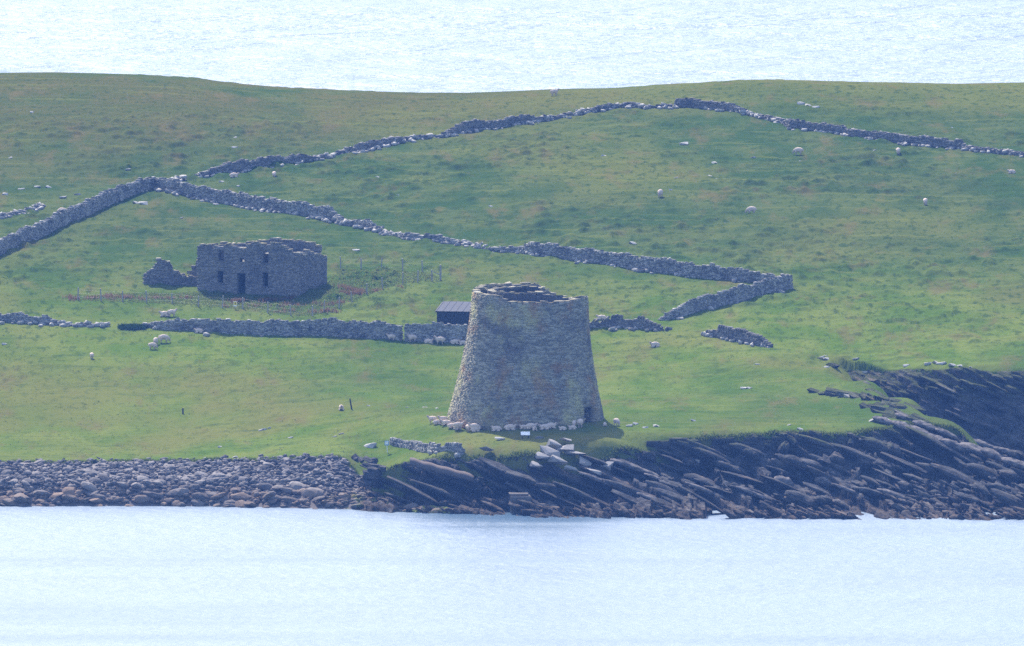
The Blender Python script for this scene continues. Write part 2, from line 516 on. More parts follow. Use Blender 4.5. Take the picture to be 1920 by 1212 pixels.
# island ends left and right of the view
side = np.clip((np.abs(XX) - 130) / 55, 0, 1)
Z = Z * (1 - side) + side * (-3)
inland = np.clip((YY - 12) / 20, 0, 1) * np.clip((225 - YY) / 25, 0, 1)
Z += inland * (0.55 * fbm(XX / 34, YY / 30, 3, 3) + 0.22 * fbm(XX / 9, YY / 11, 9, 3))


def gz(x, y):
    fx = (np.asarray(x, float) - GX[0]) / GS; fy = (np.asarray(y, float) - GY[0]) / GS
    ix = np.clip(np.floor(fx).astype(int), 0, len(GX) - 2); iy = np.clip(np.floor(fy).astype(int), 0, len(GY) - 2)
    a = fx - ix; b = fy - iy
    return (Z[iy, ix] * (1 - a) + Z[iy, ix + 1] * a) * (1 - b) + (Z[iy + 1, ix] * (1 - a) + Z[iy + 1, ix + 1] * a) * b


_D = np.arange(1465.0, 1770.0, 0.2)


def hit(px, row):
    """the spot of the terrain seen at a picture position"""
    d = ray(px, row)
    P = CAM[None] + d[None] * _D[:, None]
    below = np.nonzero(P[:, 2] <= gz(P[:, 0], P[:, 1]))[0]
    p = P[below[0]] if len(below) else P[-1]
    return np.array([p[0], p[1], float(gz(p[0], p[1]))])


# grass edge line
ek = np.array(keys); ey = np.array([PROF[k][0][0] for k in keys])
def y_edge(x):
    y = np.full_like(np.asarray(x, float), -10.0)
    for _ in range(3):
        y = np.interp(960 + F * np.asarray(x, float) / (y + 1500), ek, ey)
    return y
wob = lambda x: 0.9 * fbm(np.asarray(x, float) / 4.0, 3.3 + 0 * np.asarray(x, float), 21, 4)

# relief of the turf: tussocks and hummocks
def relief(x, y):
    far = np.clip((y - 30) / 60, 0, 1)
    patch = np.clip(0.5 + 1.2 * fbm(x / 13, y / 16, 41, 3), 0.05, 1)
    tuss = np.maximum(0, fbm(x / 1.5, y / 1.9, 5, 3)) ** 1.0
    hum = fbm(x / 0.7, y / 0.9, 15, 2)
    return patch * ((0.16 + 0.60 * far) * tuss + 0.10 * hum) * np.clip((245 - y) / 45, 0.25, 1.0)

xs = np.concatenate([np.arange(-185, -66, 3.0), np.arange(-66, 66, 0.22), np.arange(66, 195, 3.0)])
ys = np.concatenate([np.arange(-32, 25, 0.22), np.arange(25, 255, 0.36), np.arange(255, 400, 3.0)])
X, Y = np.meshgrid(xs, ys)
ZG = gz(X, Y)
ye = y_edge(X) + wob(X)
sink = np.clip((ye - Y) * 5.0, 0, 7.0)
pxg = 960 + F * X / (Y + 1500)
g0 = np.interp(pxg, [1540, 1560, 1640, 1720, 1800, 1920, 2050, 2600], [44, 40, 30, 19, 8, -3, -15, -15]); g1 = np.interp(pxg, [1540, 1560, 1640, 1720, 1800, 1920, 2050, 2600], [44, 49, 44, 39.3, 37.3, 36.3, 35.3, 35.3])
sink = sink + np.clip((pxg - 1560) / 70, 0, 1) * np.clip((Y - g0) * 1.0, 0, 2.2) * np.clip((g1 - Y) * 3, 0, 1)
plot = np.exp(-((X - 1.3) ** 2 + Y ** 2) / 9.5 ** 2)
ZG = ZG + relief(X, Y) * np.clip((Y - ye) / 3, 0, 1) * (1 - 0.8 * plot) - sink
ground = link('ground', grid_mesh('ground', np.stack([X, Y, ZG], -1)), M_GRASS, smooth_shade=True)
tag(ground, kind='structure', label='green island pasture rising from the shore to the skyline')

# ------------------------------------------------------------------ the sea
sea = link('sea', mesh_np('sea', [(-6000, -3000, 0), (6000, -3000, 0), (6000, 7000, 0), (-6000, 7000, 0)], [[0, 1, 2, 3]]), M_SEA)
tag(sea, kind='structure', label='pale glittering sea in front of and beyond the island')

# ------------------------------------------------------------------ rocky shore (dipping strata) and far cove cliff
def interp_cols(table, j, c, px):
    ks = sorted(table)
    return np.interp(px, ks, [table[k][j][c] for k in ks])


DIP = 0.44
def strata(x, z, y, seed=0):
    """how far a bed sticks out of the face: beds dip to the right, cut by joints"""
    wv = 0.25 * fbm(x / 6, z / 3, 61 + seed, 3)
    b = z + DIP * x + wv
    a = x - DIP * z
    o = 0
    for th, ln, am in ((0.95, 4.2, 0.62), (0.42, 2.2, 0.36), (0.19, 1.3, 0.16)):
        lay = np.floor(b / th)
        o = o + am * hash2(lay, np.floor(a / ln + 3.1 * hash2(lay, lay * 0, 5 + seed)), 70 + seed)
    return o + 0.25 * fbm(x / 1.3, (z + y) / 1.3, 80 + seed, 3)


def shore_sheet(x0, x1, dx, nt, amp_fn, inl=1.0, seed=0, terr=False):
    x = np.arange(x0, x1, dx)
    px = 960 + F * x / 1482.0
    yt = y_edge(x) + wob(x)
    e_y = yt; e_z = gz(x, yt)
    m_y, m_z = interp_cols(SHORE, 0, 0, px), interp_cols(SHORE, 0, 1, px)
    w_y, w_z = interp_cols(SHORE, 1, 0, px), interp_cols(SHORE, 1, 1, px)
    m_y = np.minimum(m_y, e_y - 0.15); m_z = np.minimum(m_z, e_z - 0.2)
    i_y = e_y + inl; i_z = gz(x, i_y) - 0.10
    s_y = w_y - 4.0; s_z = w_z * 0 - 1.5
    KY = np.stack([i_y, e_y, m_y, w_y, s_y]); KZ = np.stack([i_z, e_z + 0.02, m_z, w_z, s_z])
    kt = np.array([0, 0.07, 0.50, 0.92, 1.0]); t = np.linspace(0, 1, nt)
    YS = np.empty((nt, len(x))); ZS = np.empty_like(YS)
    for i in range(len(x)):
        YS[:, i] = np.interp(t, kt, KY[:, i]); ZS[:, i] = np.interp(t, kt, KZ[:, i])
    YS = smooth(YS, 0.02, t[1], 0); ZS = smooth(ZS, 0.02, t[1], 0)
    XS = np.repeat(x[None], nt, 0)
    T = np.repeat(t[:, None], len(x), 1)
    A = amp_fn(XS, T)
    if terr:
        wv = 0.35 * fbm(XS / 7, YS / 5, 33, 3)
        for th, wgt in ((1.0, 0.8), (0.36, 0.5)):
            b = (ZS + DIP * XS + wv) / th + 0.16 * hash2(np.floor((XS - DIP * ZS) / 3.7), 0 * XS, 12)
            fl = np.floor(b); fr = b - fl
            q = fl + np.clip((fr - 0.72) / 0.28, 0, 1)
            k = wgt * np.clip((T - 0.06) / 0.1, 0, 1) * np.clip((0.89 - T) / 0.10, 0, 1)
            ZS = ZS + (q - b) * th * k
    D = strata(XS, ZS, YS, seed) * A
    # push along the local outward direction (towards the water and up)
    dy = np.gradient(YS, axis=0); dz = np.gradient(ZS, axis=0)
    L = np.hypot(dy, dz) + 1e-6
    ny, nz = dz / L, -dy / L
    return np.stack([XS, YS + ny * D, ZS + nz * D * 0.8], -1)

X_BEACH = (690 - 960) / F * 1484       # where the boulder beach meets the cliff
def amp_rock(X, T):
    a = np.clip((T - 0.02) / 0.10, 0, 1) * (1.25 - 0.1 * np.clip((T - 0.4) / 0.4, 0, 1))
    return a * np.clip((X - X_BEACH + 1.5) / 1.5, 0.0, 1)
rock = link('rocky_shore', grid_mesh('rocky_shore', shore_sheet(X_BEACH - 1.5, 72, 0.11, 220, amp_rock, terr=True)), M_ROCK)
tag(rock, kind='structure', label='dark dipping rock ledges and low cliff at the water')
def amp_beach(X, T):
    return 0.12 + 0 * X
beach = link('beach', grid_mesh('beach', shore_sheet(-85, X_BEACH + 1.0, 0.5, 60, amp_beach, 1.2, 4)), M_BOULDER)
tag(beach, kind='structure', label='boulder beach along the left shore')

# far side of the cove
def cove_cliff():
    x = np.arange(30, 92, 0.16)
    px = 960 + F * x / 1538.0
    top = np.interp(px, [1540, 1560, 1640, 1720, 1800, 1920, 2050, 2600], [51, 50, 45, 40, 38, 37, 36, 36])
    foot_y = np.interp(px, [1540, 1560, 1640, 1720, 1800, 1920, 2050, 2600], [47, 46, 39, 34, 31, 30, 28, 27])
    foot_z = np.interp(px, [1540, 1560, 1640, 1720, 1800, 1920, 2050, 2600], [7.0, 6.7, 4.6, 2.6, 0.4, -1.3, -1.6, -2])
    top = top + 0.8 * fbm(x / 3, x * 0 + 8, 31, 3)
    zt = gz(x, top)
    nt = 70; t = np.linspace(0, 1, nt)[:, None]
    s = t ** 0.8
    YS = (top + 0.9)[None] * (1 - s) + foot_y[None] * s
    ZS = np.where(t < 0.08, zt[None] - 0.08 + 0.5 * t, zt[None] * (1 - (t - 0.08) / 0.92) + foot_z[None] * (t - 0.08) / 0.92)
    XS = np.repeat(x[None], nt, 0)
    D = strata(XS, ZS, YS, 9) * 0.8 * np.clip((t - 0.03) / 0.15, 0, 1) * np.clip((x - 31) / 8, 0.1, 1)[None] + 0.35 * np.clip(t / 0.15, 0, 1)
    return np.stack([XS, YS - D * 0.8, ZS + D * 0.35 - 0.9 * np.clip((39 - x) / 6, 0, 1)[None]], -1)
cove = link('cliff', grid_mesh('cliff', cove_cliff()), M_ROCK)
tag(cove, kind='structure', label='dark rock cliff on the far side of the cove')

# ------------------------------------------------------------------ beach boulders, ledge slabs, field stones
def rock_proto(name, seed, sub=2, flat=0.62, angular=0.5):
    bm = bmesh.new()
    bmesh.ops.create_icosphere(bm, subdivisions=sub, radius=1.0)
    r = random.Random(seed)
    planes = [(Vector((r.gauss(0, 1), r.gauss(0, 1), r.gauss(0, 1))).normalized(), r.uniform(0.55, 0.9)) for _ in range(9)]
    for v in bm.verts:
        p = v.co.copy()
        for nrm, d in planes:
            k = p.dot(nrm)
            if k > d: p -= nrm * (k - d) * angular * 1.6
        v.co = Vector((p.x, p.y * 0.85, p.z * flat))
    me = bpy.data.meshes.new(name); bm.to_mesh(me); bm.free()
    return me

def hull_proto(name, seed, n=15):
    """angular broken block: hull of random points"""
    r = random.Random(seed)
    bm = bmesh.new()
    for _ in range(n):
        bm.verts.new((r.uniform(-1, 1), r.uniform(-1, 1), r.uniform(-1, 1)))
    res = bmesh.ops.convex_hull(bm, input=bm.verts)
    bmesh.ops.delete(bm, geom=[v for v in bm.verts if not v.link_faces], context='VERTS')
    bmesh.ops.recalc_face_normals(bm, faces=bm.faces)
    me = bpy.data.meshes.new(name); bm.to_mesh(me); bm.free()
    return me

def shore_yz(x, t):
    """point on the beach slope, t from grass edge (0) to water (1)"""
    px = 960 + F * x / 1482.0
    e = float(y_edge(x)); wz = 0.0
    wy = float(interp_cols(SHORE, 1, 0, px)); my = float(interp_cols(SHORE, 0, 0, px)); mz = float(interp_cols(SHORE, 0, 1, px))
    ez = float(gz(x, e))
    if t < 0.5:
        k = t / 0.5; return e + (my - e) * k, ez + (mz - ez) * k
    k = (t - 0.5) / 0.5; return my + (wy - my) * k, mz * (1 - k)

PROTO = [rock_proto('boulder', 100 + i, 2, random.uniform(0.5, 0.72), 0.55) for i in range(7)]
PROTO_S = [rock_proto('boulder', 150 + i, 2, random.uniform(0.55, 0.8), 0.65) for i in range(5)]
for me in PROTO + PROTO_S: me.materials.append(M_BOULDER)
XL, XR = -52.0, (830 - 960) / F * 1480
n_b = 0
while n_b < 292:
    x = random.uniform(XL, XR); t = random.random() ** 0.75 * 1.04
    if x > X_BEACH - 0.5 and t < 0.86: continue
    big = t > 0.62
    s = random.uniform(0.40, 0.80) if not big else random.uniform(0.5, 1.25) if random.random() < 0.6 else random.uniform(0.4, 0.7)
    if x > X_BEACH - 2: s *= 0.7
    y, z = shore_yz(x, t)
    o = bpy.data.objects.new('boulder', random.choice(PROTO)); COL.objects.link(o); o.parent = beach
    o.location = (x, y, z + 0.02 + 0.10 * s); o.scale = (s * random.uniform(0.9, 1.35), s * random.uniform(0.8, 1.1), s * random.uniform(0.55, 0.85))
    o.rotation_euler = (random.uniform(-.35, .35), random.uniform(-.35, .35), random.uniform(0, 6.28))
    n_b += 1
bmv = []; bmf = []; tin = []
proto_np = []
for me in PROTO_S:
    v = np.empty(len(me.vertices) * 3); me.vertices.foreach_get('co', v)
    f = np.array([p.vertices[:] for p in me.polygons]); proto_np.append((v.reshape(-1, 3), f))
# simplified copies for the small stones
def small_proto(seed):
    me = rock_proto('shingle', seed, 1, random.uniform(0.45, 0.8), 0.7)
    v = np.empty(len(me.vertices) * 3); me.vertices.foreach_get('co', v)
    f = np.array([p.vertices[:] for p in me.polygons]); bpy.data.meshes.remove(me)
    return v.reshape(-1, 3), f
SMALL = [small_proto(300 + i) for i in range(8)]
def scatter_mesh(name, items):
    V = []; Fc = []; T = []; n = 0
    for (c, s, rz_, tilt) in items:
        v, f = random.choice(SMALL)
        ca, sa = math.cos(rz_), math.sin(rz_)
        w = v * np.array(s)
        w = np.stack([w[:, 0], w[:, 1], w[:, 2] + tilt * w[:, 0]], -1)
        w = np.stack([w[:, 0] * ca - w[:, 1] * sa, w[:, 0] * sa + w[:, 1] * ca, w[:, 2]], -1) + np.array(c)
        V.append(w); Fc.append(f + n); n += len(w); T.append(np.full(len(w), random.random()))
    return mesh_np(name, np.concatenate(V), np.concatenate(Fc), np.concatenate(T))
items = []
for i in range(4200):
    x = random.uniform(-60, X_BEACH + 0.8); t = random.random() ** 0.9
    y, z = shore_yz(x, t - 0.03 - 0.08 * random.random() ** 2)
    s = random.uniform(0.14, 0.42)
    items.append(((x, y, z + 0.05 + random.uniform(0, 0.12)), (s * random.uniform(0.8, 1.5), s, s * random.uniform(0.5, 0.9)), random.uniform(0, 6.28), random.uniform(-.4, .4)))
for i in range(260):
    x = random.uniform(X_BEACH, XR + 1); y, z = shore_yz(x, random.uniform(0.84, 1.0))
    s = random.uniform(0.15, 0.4)
    items.append(((x, y - 0.3, z + 0.08), (s * 1.3, s, s * 0.7), random.uniform(0, 6.28), 0))
tag(link('small_stones', scatter_mesh('small_stones', items), M_BOULDER, beach), kind='stuff')

# tilted slabs standing out of the rocky shore: each bed one slab
def slab_mesh(seed):
    """worn bed of rock: long, tapering at both ends, uneven top and front"""
    nx, ny = 15, 7
    u, v = np.meshgrid(np.linspace(-1, 1, nx), np.linspace(-1, 1, ny))
    tap = (1 - np.abs(u) ** 3) * (1 + .35 * fbm(u * 2.2 + seed * 3.1, v * 0 + seed, 7, 3))
    X = u + .06 * fbm(u * 3 + seed, v * 3, 17 + seed, 2); Yv = v * (.55 + .45 * tap) + .25 * fbm(u * 3.3 + seed * 5, v * .6, 27, 3)
    top = tap * (1 + .5 * fbm(u * 2.5 + seed, v * 2.5, 37 + seed, 3)) - .6 * np.abs(v) ** 4
    bot = -.9 * tap - .3
    P = np.stack([X, Yv, top], -1); B = np.stack([X, Yv * .92, bot], -1)
    V = np.concatenate([P.reshape(-1, 3), B.reshape(-1, 3)]); n = nx * ny; idx = np.arange(n).reshape(ny, nx)
    Q = [q for q in np.stack([idx[:-1, :-1], idx[:-1, 1:], idx[1:, 1:], idx[1:, :-1]], -1).reshape(-1, 4)]
    Q += [q[::-1] + n for q in list(Q)]
    rim = list(idx[0, :]) + list(idx[1:, -1]) + list(idx[-1, ::-1][1:]) + list(idx[::-1, 0][1:-1])
    for i in range(len(rim)):
        p, q = rim[i], rim[(i + 1) % len(rim)]
        Q.append(np.array([q, p, p + n, q + n]))
    me = mesh_np('rock_slab', V, np.array(Q))
    me.materials.append(M_ROCK)
    return me
SLABS = [slab_mesh(i) for i in range(14)]
def slab(x, y, z, L, W, H, dip=math.atan(DIP), yaw=0.0, pitch=0.0, parent=None, name='rock_slab', mat=None):
    o = bpy.data.objects.new(name, random.choice(SLABS)); COL.objects.link(o); o.parent = parent if parent is not None else rock
    o.location = (x, y, z); o.scale = (L / 2, W / 2, H / 2)
    o.rotation_euler = (pitch, dip, yaw)
    if mat is not None:
        o.material_slots[0].link = 'OBJECT'; o.material_slots[0].material = mat
    return o
for i in range(135):
    x = random.uniform(X_BEACH + 3, 55); t = random.uniform(0.12, 0.97)
    if x < 0 and random.random() < 0.4: continue
    if t > .88: continue
    y, z = shore_yz(x, t)
    big = random.random()
    slab(x, y - 0.2 + random.uniform(-.5, .4), z + random.uniform(-0.25, 0.12), random.uniform(1.5, 9.0) * (0.5 + 0.7 * big), random.uniform(1.2, 3.4), random.uniform(0.25, 1.0),
         math.atan(DIP) + random.gauss(0, .07), random.uniform(-.2, .2), random.uniform(-.15, .08))
SMALL_KEEP = SMALL
SMALL = []
for i in range(10):
    me = hull_proto('shore_rubble', 1200 + i, 12)
    v = np.empty(len(me.vertices) * 3); me.vertices.foreach_get('co', v)
    SMALL.append((v.reshape(-1, 3), np.array([p.vertices[:] for p in me.polygons]))); bpy.data.meshes.remove(me)
items = []
for i in range(2000):
    x = random.uniform(X_BEACH + 1, 60); t = 1.0 - 0.36 * random.random() ** 1.6
    if float(fbm(x / 5.0, t * 6.0, 55, 2)) < -.05: continue
    y, z = shore_yz(x, t)
    s = random.uniform(0.12, 0.5) if random.random() < .85 else random.uniform(.4, .8)
    items.append(((x, y + random.uniform(-.4, .3), z + random.uniform(-.05, .22)), (s * random.uniform(1.0, 2.2), s, s * random.uniform(.35, .7)), random.gauss(0, .35), -DIP * random.uniform(.5, 1.1)))
tag(link('shore_rubble', scatter_mesh('shore_rubble', items), M_ROCK, rock), kind='stuff')
SMALL = SMALL_KEEP
for i in range(70):          # broken beds across the far cove cliff
    x = random.uniform(39, 66); k = random.uniform(.06, .95)
    pxc = 960 + F * x / 1538
    ty = float(np.interp(pxc, [1640, 1720, 1800, 1920, 2600], [45, 40, 38, 37, 36])); fy = float(np.interp(pxc, [1640, 1720, 1800, 1920, 2600], [39, 34, 31, 30, 27]))
    fz = float(np.interp(pxc, [1640, 1720, 1800, 1920, 2600], [4.6, 2.6, .4, -1.3, -2])); tz = float(gz(x, ty))
    slab(x, ty + (fy - ty) * k - .45, tz + (fz - tz) * k, random.uniform(1.5, 4.5), random.uniform(1.0, 2.0), random.uniform(.25, .7), math.atan(DIP) + random.uniform(-.08, .08), random.uniform(-.15, .15), 0, parent=cove)
# pale fallen blocks below the tower
M_PALE = plain('pale_block', (0.28, 0.26, 0.245), 1.0, 0.0, 0.4)
BLOCKS = [hull_proto('fallen_block', 700 + i) for i in range(8)]
for me in BLOCKS: me.materials.append(M_PALE)
for px, row, L, H in ((1042, 842, 1.5, 0.8), (1030, 856, 1.8, .7), (1060, 850, 1.6, .5), (1020, 866, 1.5, .6), (1050, 872, 1.8, .7), (1083, 858, 2.0, .35), (1136, 881, 1.1, .8),
                      (1008, 880, 1.3, .5), (1095, 874, 1.2, .5), (1110, 890, 1.6, .3), (1074, 885, 1.2, .6), (912, 850, 1.3, .25), (1060, 832, 1.2, .25), (1290, 872, 1.9, .5), (1350, 872, 2.2, .3)):
    h = hit(px, row)
    o = bpy.data.objects.new('fallen_block', random.choice(BLOCKS)); COL.objects.link(o); o.parent = rock
    o.location = (h[0], h[1] - 0.3, h[2] + 0.35); o.scale = (L * .6, .7, H * .7); o.rotation_euler = (random.uniform(-.2, .2), random.uniform(-.05, .4), random.uniform(-.5, .5))
M_LEDGE = NT('pale_ledge')
M_LEDGE = M_LEDGE.done(M_LEDGE.mix(M_LEDGE.ramp(M_LEDGE.noise(1.6, 5, .65, (1, 1, 2)), .38, .64), (0.060, 0.058, 0.060), (0.185, 0.165, 0.155)), 1.0, 0.0)
for px, row, L, W, H in ((1755, 826, 3.0, 2.2, .5), (1790, 838, 3.4, 2.4, .6), (1832, 846, 3.6, 2.4, .5), (1868, 856, 3.2, 2.2, .5), (1905, 872, 3.0, 2.0, .6), (1722, 812, 2.6, 2.0, .5), (1695, 802, 2.4, 1.8, .4), (1660, 792, 2.6, 1.8, .4),
                         (1850, 838, 3.5, 1.6, .4), (1890, 850, 3.0, 1.6, .4), (1940, 880, 3.5, 2, .5), (1700, 786, 2.4, 1.6, .35), (1735, 800, 2.6, 1.6, .4), (1775, 815, 2.4, 1.5, .4), (1470, 905, 2.0, 1.6, .8), (1545, 905, 1.8, 1.6, .7),
                         (1250, 905, 4.5, 1.2, .3), (1130, 905, 5.0, 1.2, .3), (1190, 880, 5.0, 1.3, .4), (1330, 925, 5.0, 1.2, .3), (1420, 930, 4.5, 1.2, .3), (1600, 925, 4.5, 1.2, .3), (1690, 935, 5.0, 1.2, .35), (1230, 940, 4.0, 1.4, .4)):
    h = hit(px, row)
    slab(h[0], h[1] - .3, h[2] + .15, L, W, H, math.atan(DIP) * .85 + random.uniform(-.05, .05), random.uniform(-.12, .12), random.uniform(-.05, .15), name='ledge', mat=M_LEDGE)
LEDGES = [hull_proto('ledge', 900 + i, 18) for i in range(8)]
for me in LEDGES: me.materials.append(M_ROCK)
def outcrop(pts, n, sx, sz):
    for i in range(n):
        px, row = random.choice(pts); h = hit(px + random.gauss(0, 14), row + random.gauss(0, 3))
        o = bpy.data.objects.new('ledge', random.choice(LEDGES)); COL.objects.link(o); o.parent = rock
        o.location = (h[0], h[1], h[2] - .05); k = random.uniform(.4, 1.2)
        o.scale = (sx * k, random.uniform(.5, 1.1), sz * random.uniform(.6, 1.3)); o.rotation_euler = (random.gauss(0, .08), math.atan(DIP) * .55 + random.gauss(0, .06), random.gauss(0, .15))
outcrop([(1545, 735), (1575, 740), (1610, 743), (1645, 748), (1680, 756)], 26, 1.5, .30)
outcrop([(1640, 768), (1665, 775), (1690, 782), (1715, 790), (1690, 768), (1720, 778)], 26, 1.4, .35)
outcrop([(1530, 672), (1560, 690), (1600, 700), (1640, 712)], 8, .7, .22)
outcrop([(690, 866), (700, 878), (708, 892), (680, 860), (700, 905)], 16, .9, .45)
# upright jointed faces at the grass edge
def buttress(px0, px1, row_top, row_bot, yoff, seed, nb=6):
    s = Stones()
    c = hit((px0 + px1) / 2, row_top + 4)
    x0 = (px0 - 960) / F * (1500 + c[1]); x1 = (px1 - 960) / F * (1500 + c[1])
    zt = c[2] + 0.1; zb = zt - (row_bot - row_top) / F * 1490
    r = random.Random(seed); z = zb
    while z < zt - 0.05:
        hgt = min(r.uniform(0.18, 0.42), zt - z + 0.02)
        x = x0 + r.uniform(-.2, .2)
        while x < x1:
            wd = r.uniform(0.6, 2.0); wd = min(wd, x1 - x + 0.2)
            if z + hgt > zt - .35 - .45 * float(vnoise(x * .7, seed, 44)): x += wd; continue
            s.add((x + wd / 2, c[1] + yoff + r.uniform(-.22, .22) + (zt - z) * 0.06, z + hgt / 2), r.uniform(-.04, .04), (wd / 2 + 0.03, 1.3, hgt / 2 + 0.02))
            x += wd
        z += hgt
    return link('jointed_face', s.mesh('jointed_face', 0.06), M_ROCK, rock)
buttress(1196, 1288, 816, 866, -0.4, 1)
buttress(1335, 1400, 812, 850, -0.3, 2)
buttress(1395, 1470, 808, 846, -0.5, 3)

# loose stones lying on the pasture
STONE_P = [hull_proto('field_stone', 500 + i) for i in range(8)]
M_FIELD = NT('field_stone')
M_FIELD = M_FIELD.done(M_FIELD.mix(M_FIELD.noise(3.0), (0.24, 0.23, 0.215), (0.52, 0.49, 0.45)), 1.0, 0.0)
for me in STONE_P: me.materials.append(M_FIELD)
FS = [(60, 212, .4), (425, 256, .45), (441, 259, .4), (440, 278, .5), (1283, 272, .8), (1133, 294, .5), (1268, 335, .35), (1258, 357, .35), (1330, 332, .4), (1345, 337, .35), (1412, 297, .4), (1340, 307, .7),
      (708, 333, .3), (724, 323, .45), (920, 388, .4), (746, 366, .2), (1186, 457, .7), (668, 472, .6), (668, 470, .4), (20, 297, .4), (40, 357, .6), (90, 352, .6), (118, 372, .6), (70, 352, .5), (10, 366, .6),
      (145, 366, .5), (240, 320, .5), (255, 382, .7), (268, 384, .8), (405, 385, .5), (415, 342, .4), (447, 350, .3), (1502, 196, .6), (1515, 199, .7), (1530, 203, .6), (1640, 283, .3), (1785, 240, .25),
      (495, 806, .4), (505, 803, .3), (488, 808, .4), (545, 823, .4), (640, 815, .4), (412, 839, .35), (441, 858, .45), (386, 860, .4), (695, 838, 1.0), (937, 826, .75), (628, 820, .3), (691, 762, .3), (763, 765, .25), (797, 766, .4), (820, 767, .35),
      (8, 647, .5), (1332, 622, .3), (1408, 688, .3), (1420, 685, .4), (1394, 730, .5), (1405, 729, .4), (1700, 688, .5), (1740, 684, .7), (1755, 682, .8), (1765, 684, .7), (1785, 686, .7), (1800, 688, .5), (1820, 690, .4),
      (1540, 672, .5), (1548, 675, .5), (1516, 663, .3), (1605, 675, .5), (1620, 700, .5), (1180, 800, .6), (1192, 797, .5), (1210, 803, .5), (1230, 800, .6), (1300, 790, .5), (1480, 798, .4), (1500, 806, .6), (254, 617, .3),
      (1545, 670, .5), (1550, 690, .4), (1590, 745, .7), (1640, 790, 1.0), (1660, 795, .9), (1690, 798, .9), (1500, 303, .2), (40, 400, .5), (880, 463, .4), (890, 466, .3), (1360, 420, .2), (340, 410, .3)]
for px, row, s in FS:
    h = hit(px, row)
    o = bpy.data.objects.new('field_stone', random.choice(STONE_P)); COL.objects.link(o); o.parent = ground
    o.location = (h[0], h[1], h[2] + 0.12 * s); o.scale = (s * .72, s * .6, s * .30); o.rotation_euler = (random.uniform(-.15, .15), random.uniform(-.15, .15), random.choice((0, math.pi)) + random.uniform(-.6, .6))

# ------------------------------------------------------------------ stone tower (broch)
BX, BY, BZ = 1.29, 0.0, 6.40
BH = [0, 2.4, 4.9, 7.0, 9.6, 11.8, 13.5]; BR = [7.66, 7.08, 6.53, 6.15, 5.80, 5.66, 5.60]
br = lambda h: float(np.interp(h, BH, BR))
lean = lambda h: 0.45 * h / 11.8
broch = empty('stone_tower', (BX, BY, BZ))
tag(broch, 'tall round tapering drystone tower with open broken top near the shore', 'tower')
PHI_DOOR = math.radians(-34)
def ring(st, rad_fn, top_fn, z0, depth, ch=(0.085, 0.15), ln=(0.22, 0.60), door=False, inward=False, rough=0.06):
    h = z0
    while h < 13.2:
        c = random.uniform(*ch)
        r = rad_fn(h)
        ph = random.uniform(0, 1)
        end = ph + 2 * math.pi
        while ph < end:
            L = random.uniform(*ln) * (1.25 if h < 2 else 1.0)
            da = L / r
            a = ph + da / 2
            ph += da
            an = (a + math.pi) % (2 * math.pi) - math.pi
            if h + c * 0.5 > top_fn(an): continue
            if door:
                off = (an - PHI_DOOR) * r
                if abs(off) < 0.84 + L / 2 * 0.8 and h < 1.62: continue
            pr = random.gauss(0, 1) * rough * 0.5
            rc = r - depth / 2 + pr if not inward else r + depth / 2 - pr
            st.add((rc * math.cos(a) + lean(h), rc * math.sin(a), h + c / 2), a + math.pi / 2 + random.gauss(0, .03),
                   (L / 2 + 0.03, depth / 2, c / 2 + 0.015), random.gauss(0, .02), random.gauss(0, .025))
        h += c
def prof(points):
    A = np.radians([p[0] for p in points]); Hh = [p[1] for p in points]
    return lambda a: float(np.interp(a, A, Hh)) + 0.07 * math.sin(a * 23) + 0.05 * math.sin(a * 57 + 1)
# angle 0 = to the right, -90 = towards the viewer
top_out = prof([(-180, 12.45), (-126, 12.4), (-122, 12.15), (-117, 11.95), (-112, 11.8), (-60, 11.8), (-35, 11.9), (-20, 12.1), (0, 11.9), (15, 11.5), (62, 11.5), (68, 11.9), (76, 12.4), (82, 12.7), (140, 12.75), (180, 12.45)])
top_in = prof([(-180, 12.45), (-130, 12.6), (-75, 12.6), (-58, 12.35), (-35, 12.0), (-15, 11.7), (0, 11.5), (50, 11.3), (66, 11.7), (74, 12.3), (82, 12.6), (180, 12.5)])
st = Stones(); ring(st, br, top_out, -0.35, 0.75, door=True, rough=0.035)
tag(link('outer_wall', st.mesh('outer_wall', (0.10, 0.025, 0.10)), M_BROCH, broch), kind='stuff')
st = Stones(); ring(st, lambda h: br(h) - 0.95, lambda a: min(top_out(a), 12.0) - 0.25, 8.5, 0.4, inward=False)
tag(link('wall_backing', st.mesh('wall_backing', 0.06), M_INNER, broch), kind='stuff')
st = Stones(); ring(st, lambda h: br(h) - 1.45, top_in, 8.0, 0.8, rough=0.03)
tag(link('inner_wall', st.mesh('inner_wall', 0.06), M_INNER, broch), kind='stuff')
# flat coping stones around both rims
st = Stones()
for rad, tf, w in ((lambda h: br(h) - 0.34, top_out, 0.36), (lambda h: br(h) - 1.85, top_in, 0.36)):
    a = -math.pi
    while a < math.pi:
        hh = tf(a); r = rad(hh); L = random.uniform(0.4, 0.9)
        if random.random() < 0.97:
            st.add((r * math.cos(a) + lean(hh), r * math.sin(a), hh + 0.05 + random.uniform(-.02, .03)), a + math.pi / 2 + random.gauss(0, .05), (L / 2 + .03, w * random.uniform(0.75, .95), random.uniform(.03, .055)), random.gauss(0, .06), random.gauss(0, .06))
        a += L / r
tag(link('coping', st.mesh('coping', 0.18), M_CAP, broch), kind='stuff')
